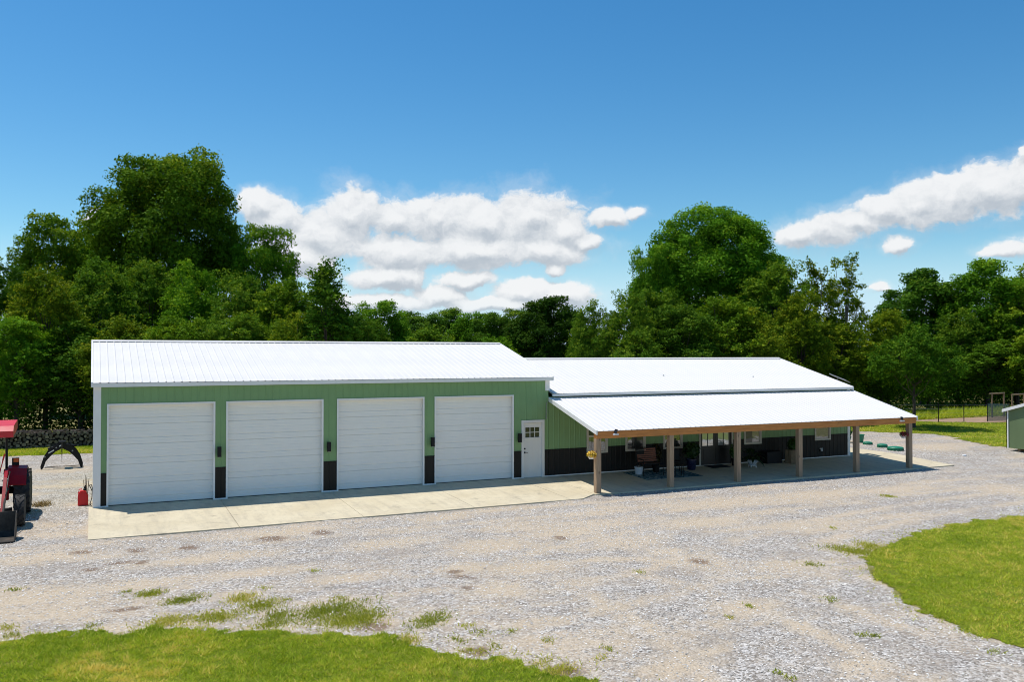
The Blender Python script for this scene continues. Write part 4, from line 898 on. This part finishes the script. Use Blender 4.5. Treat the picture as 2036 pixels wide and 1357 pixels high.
# bucket, open toward the front
bk = MB(); bz0 = gz(-2.7, -3.2) - gz(-2.7, 0) + .02
prof = [(-3.78, 0), (-3.15, .0), (-3.02, .14), (-3.02, .66), (-3.05, .66), (-3.05, .16), (-3.17, .03), (-3.78, .012)]
bk.prism(prof, lambda p, u: (u, p[0], p[1] + bz0), -.90, .90)
for sx in (-1, 1): bk.prism([(-3.78, 0.0), (-3.15, -.0), (-3.02, .14), (-3.02, .66), (-3.2, .64), (-3.70, .10)], lambda p, u: (u, p[0], p[1] + bz0), sx * .91 - .01, sx * .91 + .01)
bk.box(-.90, .90, -3.84, -3.74, bz0 - .004, bz0 + .022)
bk.build('bucket', 'steel', TR)
x = NP.normal(-1.42, .13, 260); y = NP.normal(1.3, .12, 260)
blades('straw_clump', x, y, NP.uniform(.05, .2, 260), NP.uniform(0, 1, 260), .012, kind='stuff', label='clump of dry straw behind the rear tractor tyre', cat='straw', m='dry')

# ---------------------------------------------------------------- grapple attachment
t = thing('log_grapple', (-1.12, 11.0, gz(-1.1, 11)), 'black arched log grapple attachment standing on the gravel by the lawn', 'grapple')
def arm(sx, y, s=1.0, w_=.05):
    o_ = [(.02, 1.02), (.28, .93), (.50, .74), (.66, .46), (.76, .12), (.74, -.02), (.66, .04), (.58, .30), (.42, .50), (.24, .68), (.02, .80)]
    mb = MB(); mb.prism([(sx * a * s, b * s) for a, b in o_], lambda p, q: (p[0], q, p[1]), y - w_ / 2, y + w_ / 2); return mb
for yy in (-.28, .28): arm(-1, yy).build('claw', 'dark', t); 
for yy in (-.22, 0.04, .34): arm(1, yy).build('claw', 'dark', t)
MB().box(-.12, .12, -.3, .36, .86, 1.08).box(-.42, .42, -.05, .05, .80, .86).build('hub', 'dark', t)
MB().tube([(-.08, 0, .92), (-.52, 0, .78)], .04, 8).tube([(.08, 0, .95), (.5, .02, .86)], .035, 8).build('hydraulic_cylinder', 'dark', t)
MB().add([(-.03, -.34, 1.06), (.03, -.34, 1.06), (.03, -.30, 1.06), (-.03, -.30, 1.06), (0, -.33, .18)], [(0, 1, 4), (1, 2, 4), (2, 3, 4), (3, 0, 4), (3, 2, 1, 0)]).build('spike', 'steel', t)
MB().bar((-.48, -.307, .64), (-.28, -.307, .76), .003, .04).build('decal', 'white', t)
MB().bar((-.10, -.32, .90), (.0, -.32, .96), .02, .035).build('decal', 'white', t)
for a, b in ((-.60, .50), (.38, .70), (-.2, .85)): MB().lathe([(.028, 0), (.028, -.03)], (a, -.305, b), 10, 'Y').build('pin', 'grey', t)
MB().tube([(-.62, .28, .02), (-.2, .3, .03), (.3, .3, .02), (.62, .34, .03)], .015, 6).build('rod', 'steel', t)

# ---------------------------------------------------------------- firewood stack
t = thing('firewood_stack', (-3, 19.9, gz(-3, 19.9)), 'long low stack of cut firewood logs along the edge of the left woods', 'firewood')
lm = []
for k in range(5):
    mb = MB(); n = 9; L_ = .45
    vs = []
    for y in (0, L_):
        for j in range(n): a = 2 * math.pi * j / n; r_ = 1 + .12 * math.sin(2 * a + k) + .08 * math.sin(3 * a + 2 * k); vs.append((r_ * math.cos(a), y, r_ * math.sin(a)))
    mb.add(vs, [(j, (j + 1) % n, n + (j + 1) % n, n + j) for j in range(n)]); mb.add(vs[:n], [tuple(range(n))[::-1]], 1); mb.add(vs[n:], [tuple(range(n))], 1)
    lm.append(mb.mesh('log', ['bark', 'cutwood']))
cir = []; radii = sorted([rnd.uniform(.038, .095) for _ in range(292)], reverse=True)
for r_ in radii:
    for _ in range(90):
        x = rnd.uniform(-3.9, 3.9); z = rnd.uniform(r_, .80 - r_ * .4)
        if all((x - a) ** 2 + (z - b) ** 2 > (r_ + c) ** 2 * .93 for a, b, c in cir):
            cir.append((x, z, r_)); break
for x, z, r_ in cir:
    o = link('log', rnd.choice(lm), t, (x, -.27 + rnd.uniform(-.07, .07), z)); o.scale = (r_, 1, r_); o.rotation_euler = (0, rnd.uniform(0, 6.28), rnd.uniform(-.08, .08))
mb = MB()
for k in range(46):
    x = rnd.uniform(-4.6, 3.6); y = rnd.uniform(-.2, .2); a = rnd.uniform(-.7, .7); L_ = rnd.uniform(.3, .7)
    mb.tube([(x - L_ / 2 * math.cos(a), y - L_ / 2 * math.sin(a), .80 + rnd.uniform(-.05, .05)), (x + L_ / 2 * math.cos(a), y + L_ / 2 * math.sin(a), .80 + rnd.uniform(-.04, .10))], rnd.uniform(.02, .04), 5)
mb.box(-3.9, 3.9, .10, .3, 0, .72)
o = mb.build('loose_sticks', 'bark', t); o['kind'] = 'stuff'

# ---------------------------------------------------------------- right: lids, planters, shed, fence
def lid(x, y, r_, h, label):
    z = gz(x, y); mb = MB(); n = 28
    mb.lathe([(r_ * .93, 0), (r_ * .93, h * .45), (r_, h * .45), (r_, h * .8), (r_ * .93, h * .95), (r_ * .5, h * 1.08), (.01, h * 1.12)], (x, y, z), n)
    for k in range(14): a = 2 * math.pi * k / 14; mb.bar((x + r_ * .9 * math.cos(a), y + r_ * .9 * math.sin(a), z + h * .3), (x + r_ * 1.03 * math.cos(a), y + r_ * 1.03 * math.sin(a), z + h * .3), .05, h * .5)
    mb.build('tank_lid', 'lid', None, label=label, cat='tank lid', group='green septic tank lids in the gravel')
lid(34.6, .85, .36, .17, 'largest round green tank lid, nearest the last porch post')
lid(35.15, 2.1, .24, .16, 'small round green tank lid in the middle of the row')
lid(35.6, 3.4, .23, .13, 'small low green tank lid beside the green planter')
def planter(x, y, w_, h, label, plant):
    t = thing('planter', (x, y, gz(x, y)), label, 'planter')
    MB().lathe([(w_ * .78, 0), (w_, h * .92), (w_ * 1.06, h * .92), (w_ * 1.06, h), (w_ * .92, h), (w_ * .9, h * .9)], (0, 0, 0), 18).build('pot', 'lid', t)
    MB().lathe([(w_ * .88, h * .85), (w_ * .88, h * .88)], (0, 0, 0), 14).build('soil', 'soil', t)
    if plant:
        o = plant_leaves('foliage', (0, 0, h + .25), 700, (.34, .34, .34), .09, 'plant', t, tint=(.3, 1)); o.color = (2.0, 2.1, 1.3, 1)
        plant_leaves('flowers', (0, 0, h + .3), 90, (.34, .34, .34), .06, 'petal_r', t)
planter(36.0, 4.35, .28, .42, 'empty green tapered planter at the back of the gravel', False)
planter(35.45, 4.7, .27, .30, 'green planter with a leafy flowering plant near the house corner', True)
MB().lathe([(.09, 0), (.09, .05), (.05, .07)], (36.2, -1.6, gz(36.2, -1.6)), 10).build('cleanout_cap', 'white', None, label='small white cap in the gravel right of the porch', cat='pipe cap')

# shed (gable end faces the house)
SX = 40.0; t = thing('shed', (SX, -2.6, -.1), 'small green shed with white trim at the right edge', 'shed')
ge, gr = 1.98, 2.44
for y0, y1 in ((-1.5, -.5), (-.498, .5), (.502, 1.5)):
    zt0 = ge + (1.5 - abs(y0)) * (gr - ge) / 1.5; zt1 = ge + (1.5 - abs(y1)) * (gr - ge) / 1.5
    pr = [(y0, .12), (y1, .12), (y1, zt1 - .02)] + ([(0, gr - .02)] if y0 < 0 < y1 else []) + [(y0, zt0 - .02)]
    MB().prism(pr, lambda p, q: (q, p[0], p[1]), 0, .03).build('siding_panel', 'shed', t)
MB().box(.03, 3.6, 1.47, 1.5, .12, ge).box(.03, 3.6, -1.5, -1.47, .12, ge).prism([(-1.5, .12), (1.5, .12), (1.5, ge), (0, gr - .02), (-1.5, ge)], lambda p, q: (q, p[0], p[1]), 3.6, 3.63).box(.03, 3.6, -1.47, 1.47, .12, .15).build('wall', 'shed', t)
for yy in (-.5, .5): MB().box(-.006, -.001, yy - .012, yy + .012, .14, 2.2).build('groove_strip', 'shed', t)
for yy in (1.44, -1.54): MB().box(-.035, -.007, yy, yy + .10, .10, ge - .03).box(-.035, .10, (1.502 if yy > 0 else -1.54), (1.54 if yy > 0 else -1.502), .10, ge - .03).build('corner_trim', 'trim', t)
for s_ in (-1, 1):
    rf = MB().prism([(s_ * 1.68, ge - .055), (0, gr + .01), (0, gr + .05), (s_ * 1.68, ge - .015)], lambda p, q: (q, p[0], p[1]), -.1, 3.75).build('roof', 'roof', t)
    MB().prism([(s_ * 1.70, ge - .14), (0, gr - .08), (0, gr + .07), (s_ * 1.70, ge + .005)], lambda p, q: (q, p[0], p[1]), -.13, -.101).build('rake_trim', 'trim', t)
for yy in (-1.0, 0, 1.0): MB().box(.1, 3.5, yy - .07, yy + .07, .0 - .02, .115).build('skid', 'fencewood', t)

# wire fence
ft = thing('wire_fence', (51.6, 11.8, gz(51.6, 11.8)), 'low wire pen fence on steel posts before the right woods', 'fence')
fp = [(46.2, 15.4), (48.9, 13.4), (51.58, 11.8), (53.2, 11.1), (54.9, 10.6), (56.6, 10.2), (57.6, 9.9)]
o0 = Vector((51.6, 11.8, 0))
for x, y in fp: MB().tube([(x - o0.x, y - o0.y, -.1), (x - o0.x, y - o0.y, 1.28)], .03, 6).build('post', 'dark', ft)
wm = MB()
for (a, b) in zip(fp[:-1], fp[1:]):
    for z in (.15, .4, .65, .9, 1.15): wm.tube([(a[0] - o0.x, a[1] - o0.y, z), (b[0] - o0.x, b[1] - o0.y, z)], .004, 4)
wm.build('wire', 'grey', ft)
a, b = fp[4], fp[5]; MB().add([(a[0] - o0.x, a[1] - o0.y, .05), (b[0] - o0.x, b[1] - o0.y, .05), (b[0] - o0.x, b[1] - o0.y, 1.2), (a[0] - o0.x, a[1] - o0.y, 1.25), (a[0] - o0.x, a[1] - o0.y + .01, .05), (b[0] - o0.x, b[1] - o0.y + .01, .05), (b[0] - o0.x, b[1] - o0.y + .01, 1.2), (a[0] - o0.x, a[1] - o0.y + .01, 1.25)], [(0, 1, 2, 3), (7, 6, 5, 4)]).build('netting', 'net', ft)
t = thing('timber_frame', (58.4, 11.2, gz(58.4, 11.2)), 'open frame of pale round poles behind the shed', 'pole frame')
for (x, y) in ((0, 0), (1.6, .2), (.1, 1.6), (1.7, 1.8)): MB().tube([(x, y, -.1), (x, y, 1.72)], .06, 8).build('pole', 'fencewood', t)
for (p, q) in (((-.15, -.05, 1.75), (1.8, .2, 1.77)), ((-.1, 1.65, 1.75), (1.85, 1.85, 1.77))): MB().tube([p, q], .05, 8).build('rail', 'fencewood', t)

# ---------------------------------------------------------------- trees
def unit(v): return v / np.linalg.norm(v, axis=-1, keepdims=True)
def crown(seed, H, Rr, z0, nl, per, lobe, leaf, kind='round', amp=1.0):
    rg = np.random.default_rng(seed)
    # lobes through an uneven envelope
    cz = (H + z0) / 2; hz_ = (H - z0) / 2
    ph = rg.uniform(0, 6.28, 6); L = []
    while len(L) < nl:
        d = unit(rg.normal(0, 1, 3)); a = math.atan2(d[1], d[0])
        env = .96 + amp * .09 * math.sin(2 * a + ph[0] + d[2] * 2) + amp * .07 * math.sin(3 * a + ph[1] - 3 * d[2]) + amp * .05 * math.sin(5 * d[2] + ph[2])
        rr = rg.uniform(.25, 1) ** .5
        if kind == 'round': wz = 1.0
        elif kind == 'elm': wz = 1.0
        q = d * rr * env
        if kind in ('elm', 'spire'):          # widest low, feathering up
            tz = (q[2] + 1) / 2; s_ = 1.15 - .55 * tz ** 1.4 if kind == 'elm' else 1.1 - .9 * tz
            q[0] *= s_; q[1] *= s_
        if kind == 'shade': q[2] = np.sign(q[2]) * abs(q[2]) ** .8
        L.append((q[0] * (Rr - lobe * .5), q[1] * (Rr - lobe * .5), cz + q[2] * (hz_ - lobe * .5), lobe * rg.uniform(.65, 1.25)))
    L = np.array(L); D_ = np.sort(np.linalg.norm(L[:, None, :3] - L[None, :, :3], axis=-1), axis=1)
    if kind != 'sparse': L = L[D_[:, 2] < lobe * 1.5]
    P_, N_, T_ = [], [], []
    ctr = np.array([0, 0, cz])
    for (x, y, z, r_) in L:
        c = np.array([x, y, z]); out = unit(c - ctr + np.array([0, 0, .3])); n = int(per * (r_ / lobe) ** 2)
        hgt = (z - z0) / (H - z0); lt = rg.uniform(-.2, .2)
        if kind in ('elm', 'spire', 'sparse'):
            tw = max(6, n // 22); td = unit(rg.normal(0, .75, (tw, 3)) + out * .8 + np.array([0, 0, .55])); Lt = r_ * rg.uniform(.7, 1.75, tw)
            k = rg.integers(0, tw, n); u = rg.uniform(.08, 1, n) ** .8; dro = np.array([0, 0, -1.]) * (u ** 2 * .25 * Lt[k])[:, None]
            rad = (.26 * r_ * (1 - u * .85) + .03)
            p = c - out * r_ * .35 + td[k] * (u * Lt[k])[:, None] + dro + rg.normal(0, 1, (n, 3)) * rad[:, None] * np.array([1, 1, .55])
            nr_ = rg.normal(0, .5, (n, 3)) + np.array([0, 0, .9]) + out * .3
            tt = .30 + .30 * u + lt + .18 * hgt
        else:
            d = unit(rg.normal(0, 1, (n, 3)) + out * .55 + np.array([0, 0, .35])); rr = r_ * rg.uniform(.55, 1.08, n)
            bump = 1 + .22 * np.sin(d[:, 0] * 5 + x * 3) * np.sin(d[:, 1] * 5 + y * 3) + .12 * np.sin(d[:, 2] * 9 + z)
            p = c + d * (rr * bump)[:, None] * np.array([1, 1, .8]); nr_ = d * .8 + np.array([0, 0, .5]) + rg.normal(0, .3, (n, 3))
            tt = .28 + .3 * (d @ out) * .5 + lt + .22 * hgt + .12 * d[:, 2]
        P_.append(p); N_.append(nr_); T_.append(tt + rg.normal(0, .12, n))
    P_ = np.concatenate(P_); N_ = np.concatenate(N_); T_ = np.concatenate(T_)
    P_[:, 2] = np.maximum(P_[:, 2], .15)
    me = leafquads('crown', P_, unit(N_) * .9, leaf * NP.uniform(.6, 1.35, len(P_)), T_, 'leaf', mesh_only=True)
    # trunk and limbs
    mb = MB(); tr = max(.10, H * .017); top = z0 + (H - z0) * .62
    pts = [(0, 0, -.3), (0.02, .01, .2), (.05 * Rr * .3, .03, z0 * .6 + .4), (-.05 * Rr * .3, .05, (z0 + top) / 2), (.0, 0, top)]
    mb.tube(pts, [tr * 1.5, tr * 1.1, tr * .9, tr * .6, tr * .2], 8)
    order = rg.permutation(len(L))[:min(22, len(L))]
    for i in order:
        x, y, z, r_ = L[i]; zs = max(z0 * .6 + .3, min(z - .5, top) * rg.uniform(.55, .85)); q = (zs - 0) / max(top, .1)
        st = np.array([0, 0, zs]); en = np.array([x, y, z]); md = (st + en) / 2 + np.array([0, 0, -.12 * np.linalg.norm(en - st) + .1]) + rg.normal(0, .12, 3)
        ra = tr * .45 * (1 - .5 * min(q, 1)); mb.tube([st, md, en], [ra, ra * .6, ra * .2], 5, cap=False)
    return me, mb
KINDS = {}
def reg(name, seeds, **k):
    KINDS[name] = []
    for s_ in seeds:
        me, mb = crown(s_, **k); tk = mb.mesh('trunk', 'barkpale' if name == 'sparse' else 'bark'); KINDS[name].append((me, tk, k['H'], k['Rr']))
reg('oak_big', (3, 4), H=18, Rr=5.4, z0=5.0, nl=330, per=380, lobe=1.0, leaf=.205, amp=.25)
reg('oak', (11, 12, 13), H=11, Rr=3.0, z0=2.5, nl=150, per=330, lobe=.74, leaf=.165)
reg('elm', (21, 22, 23, 24), H=9.5, Rr=3.0, z0=1.2, nl=145, per=330, lobe=.74, leaf=.145, kind='elm')
reg('spire', (31,), H=9.8, Rr=2.3, z0=2.0, nl=62, per=330, lobe=.66, leaf=.145, kind='spire')
reg('round', (41,), H=9, Rr=2.6, z0=1.5, nl=140, per=340, lobe=.64, leaf=.165)
reg('sparse', (51, 52), H=11, Rr=1.9, z0=2, nl=66, per=240, lobe=.6, leaf=.15, kind='sparse')
reg('shade', (61,), H=7.5, Rr=4.2, z0=2.2, nl=125, per=340, lobe=.75, leaf=.16, kind='elm')
g0 = (1, 1, 1); gy = (1.2, 1.1, .85); gd_ = (.62, .74, .8); gb = (1.25, 1.0, .75); gl = (1.1, 1.25, .9); gk = (.40, .48, .5)
TREES = [
 (5.0,37.6,20.0,5.8,'oak_big',gy,'tallest round-crowned tree rising above the left woods'),
 (-2.7,45.7,16.4,3.4,'oak',gy,'small rounded treetop left of the tallest tree'),
 (-.1,48.9,15.2,2.8,'oak',gl,'pale thin treetop touching the left side of the tallest tree'),
 (10.8,33.7,14.0,2.5,'oak',gl,'narrow treetop at the right foot of the tallest tree'),
 (-4.8,28.9,11.0,2.6,'elm',gd_,'dark feathery tree at the far left edge'),
 (-2.3,25.5,10.1,2.6,'elm',gb,'olive feathery tree second from the left edge'),
 (.4,28.8,11.4,3.0,'elm',g0,'mid green tree under the left shoulder of the tallest tree'),
 (3.2,30.7,11.2,3.0,'elm',g0,'mid green tree directly under the tallest tree'),
 (5.5,27.4,11.0,2.7,'elm',gl,'bright spiky tree below the middle of the tallest crown'),
 (7.4,23.2,10.0,2.7,'elm',g0,'green tree behind the second garage door'),
 (9.6,21.0,9.8,2.9,'elm',gy,'yellow-tinged tree right of the left woods, beside the dark spire'),
 (11.0,16.6,9.8,2.5,'spire',gd_,'dark upright spiky tree ending the left woods'),
 (-3.6,23.4,7.0,2.6,'elm',gl,'lighter low tree behind the firewood at the left edge'),
 (-.6,23.8,6.8,2.8,'elm',gd_,'dark low tree behind the firewood by the garage corner'),
 (1.6,20.8,7.0,2.6,'elm',gb,'olive low tree showing above the left end of the garage roof'),
 (4.2,18.6,7.2,2.5,'elm',gy,'yellow-green low tree above the garage roof'),
 (6.9,17.9,7.2,2.4,'elm',g0,'mid green low tree above the middle of the garage roof'),
 (9.4,16.9,7.2,2.0,'elm',gb,'olive low tree under the dark spire above the garage roof'),
 (-7.5,30.0,10.5,2.8,'elm',g0,'feathery tree just outside the left edge of the woods'),
 (12.6,24.0,8.6,2.6,'elm',gy,'yellow-green bush-like tree between the left woods and the spiky tree'),
 (12.8,17.5,7.3,1.8,'elm',gd_,'dark small tree right of the spiky tree'),
 (21.0,38.9,9.6,2.7,'oak',gl,'pale round tree left end of the distant centre row'),
 (16.3,27.8,7.7,2.4,'elm',g0,'feathery tree below the pale round tree in the centre'),
 (27.5,49.0,9.3,3.2,'oak',gd_,'darker rounded tree in the distant centre row'),
 (31.8,51.4,9.3,3.2,'oak',g0,'flat-topped tree in the middle of the distant row'),
 (31.7,44.8,9.1,2.8,'oak',gl,'lighter tree in the middle of the distant row'),
 (31.7,40.4,8.9,2.5,'oak',gd_,'dark tree before the distant row, left of the dark round tree'),
 (21.8,29.6,7.0,3.1,'elm',g0,'wide low tree above the right end of the garage roof'),
 (39.0,50.2,9.4,3.0,'oak',g0,'distant tree touching the dark round tree'),
 (24.2,24.0,6.4,2.5,'elm',gl,'bright low tree where the two roofs meet'),
 (28.2,24.3,9.1,2.75,'round',gk,'very dark round tree standing alone in the centre'),
 (32.2,26.8,8.0,1.8,'elm',gd_,'dark tree just right of the dark round tree'),
 (27.6,16.8,8.4,2.0,'elm',g0,'feathery tree at the left foot of the right woods'),
 (29.3,16.0,9.0,2.4,'elm',g0,'feathery tree second from the left foot of the right woods'),
 (32.8,17.6,9.9,2.6,'elm',g0,'feathery tree under the left column of the tall right tree'),
 (43.4,25.7,16.9,5.2,'oak_big',gl,'tallest tree of the right woods with a broad lumpy crown'),
 (38.3,26.0,13.9,2.1,'oak',gl,'narrow leafy column left of the tall right tree'),
 (47.0,24.0,13.9,2.7,'oak',gl,'rounded shoulder right of the tall right tree'),
 (32.8,15.0,8.2,3.0,'elm',gd_,'dark broad tree behind the left half of the house roof'),
 (33.3,13.8,6.6,2.4,'elm',gd_,'dark low tree below the tall right tree'),
 (28.9,13.9,6.5,2.3,'elm',g0,'low green tree behind the left end of the house ridge'),
 (36.0,15.0,9.2,3.2,'elm',gy,'broad yellow-green tree behind the middle of the house roof'),
 (43.1,18.0,11.8,3.2,'elm',g0,'tall feathery tree left of the sparse brown trees'),
 (37.7,14.0,8.0,2.7,'elm',gb,'olive tree above the right end of the house ridge'),
 (42.3,14.8,9.4,2.5,'elm',gb,'olive tree before the tall feathery tree'),
 (46.4,17.6,11.9,1.7,'sparse',gb,'left of the two sparse brownish trees'),
 (50.6,18.8,12.7,1.9,'sparse',gb,'right of the two sparse brownish trees'),
 (46.4,16.0,7.5,3.2,'elm',gb,'olive bushy tree under the sparse brown trees'),
 (55.2,19.0,8.6,2.4,'elm',gb,'brown-green tree beside the distant round tree'),
 (46.05,9.23,6.6,3.3,'shade',(.72, .85, .8),'lawn tree with a bare dark trunk right of the porch roof'),
 (68.7,26.9,13.1,4.3,'round',gd_,'dark dome-shaped tree far right of centre'),
 (66.3,21.4,9.1,2.9,'elm',g0,'feathery tree below the dark dome'),
 (70.3,21.6,13.2,3.8,'oak',gl,'tall light tree near the right edge'),
 (70.8,19.2,11.4,3.9,'elm',gy,'yellow-green tree in front of the tall right-edge tree'),
 (77.2,20.5,13.8,4.0,'oak',g0,'tall tree at the right edge'),
 (66.8,19.0,6.5,3.6,'elm',g0,'low tree left of the timber frame'),
 (68.8,15.8,7.4,3.6,'elm',gy,'low yellow-green tree above the shed'),
 (54.0,18.6,5.6,2.8,'elm',gd_,'dark low tree behind the bare-trunked lawn tree'),
 (61.5,20.5,5.8,3.2,'elm',g0,'low tree behind the wire pen'),
]
cnt = {}
for i, (x, y, top, r_, kind, col, lab) in enumerate(TREES):
    vs = KINDS[kind]; k = cnt.get(kind, 0); cnt[kind] = k + 1; me, tk, H, Rr = vs[k % len(vs)]
    z = gz(x, y); t = thing('tree', (x, y, z), lab, 'tree', 'trees of the surrounding woods', rnd.uniform(0, 6.28))
    if kind in ('oak', 'elm') and k >= len(vs) and k % 2: t.scale = (-1, 1, 1)
    sx = r_ / Rr; sz = (top - z) / H
    for nm, mm in (('crown', me), ('trunk', tk)):
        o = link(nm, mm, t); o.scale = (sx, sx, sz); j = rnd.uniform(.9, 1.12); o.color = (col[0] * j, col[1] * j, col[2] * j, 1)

# understory brush and the far woods: masses nobody could count
def brush(name, pts, n, size, label, col, hmin=.0):
    P_ = []; N_ = []; 
    for (x, y, r_, h) in pts:
        d = unit(NP.normal(0, 1, (n, 3))); d[:, 2] = np.abs(d[:, 2]) if hmin == 0 else d[:, 2]
        q = NP.uniform(.6, 1.05, n)[:, None]; p = np.array([x, y, gz(x, y)]) + d * q * np.array([r_, r_, h]); P_.append(p); N_.append(d + np.array([0, 0, .6]))
    P_ = np.concatenate(P_); N_ = np.concatenate(N_)
    P_[:, :2] += NP.normal(0, .25, (len(P_), 2))
    me = leafquads(name, P_, unit(N_), size * NP.uniform(.6, 1.4, len(P_)), NP.uniform(0, .75, len(P_)), 'leaf', mesh_only=True)
    o = link(name, me, label=label, cat='brush', kind='stuff'); o.color = col + (1,)
pts = []
for k in range(34): x = -11 + k * .85; pts.append((x, 25.5 + rnd.uniform(-1, 2.5) + (x > 6) * -4, rnd.uniform(1.4, 2.3), rnd.uniform(3.0, 6.5)))
brush('undergrowth', pts, 1500, .17, 'dark undergrowth under the left woods', (.5, .6, .6))
pts = []
for k in range(40): x = 24 + k * 1.35; pts.append((x, 17.0 + (x > 44) * 2.0 + (x > 55) * 1.0 + rnd.uniform(-.5, 2), rnd.uniform(1.5, 2.5), rnd.uniform(1.8, 4.6)))
brush('undergrowth', pts, 1100, .18, 'undergrowth along the foot of the right woods', (.6, .75, .6))
pts = []
for k in range(80):
    a = -.25 + 1.5 * k / 79; d = rnd.uniform(98, 125); pts.append((math.sin(a) * d, -28 + math.cos(a) * d, rnd.uniform(3.5, 6), rnd.uniform(6.5, 8.8)))
brush('distant_woods', pts, 850, .62, 'far woods closing the horizon behind the nearer trees', (.8, .95, .9))
x = NP.uniform(44, 66, 9000); y = 13.5 + NP.uniform(0, 3.5, 9000) + (x < 50) * 2.5
blades('tall_grass', x, y, NP.uniform(.2, .7, len(x)), NP.uniform(.2, .8, len(x)), .03, label='tall unmown grass along the right woods', cat='tall grass')
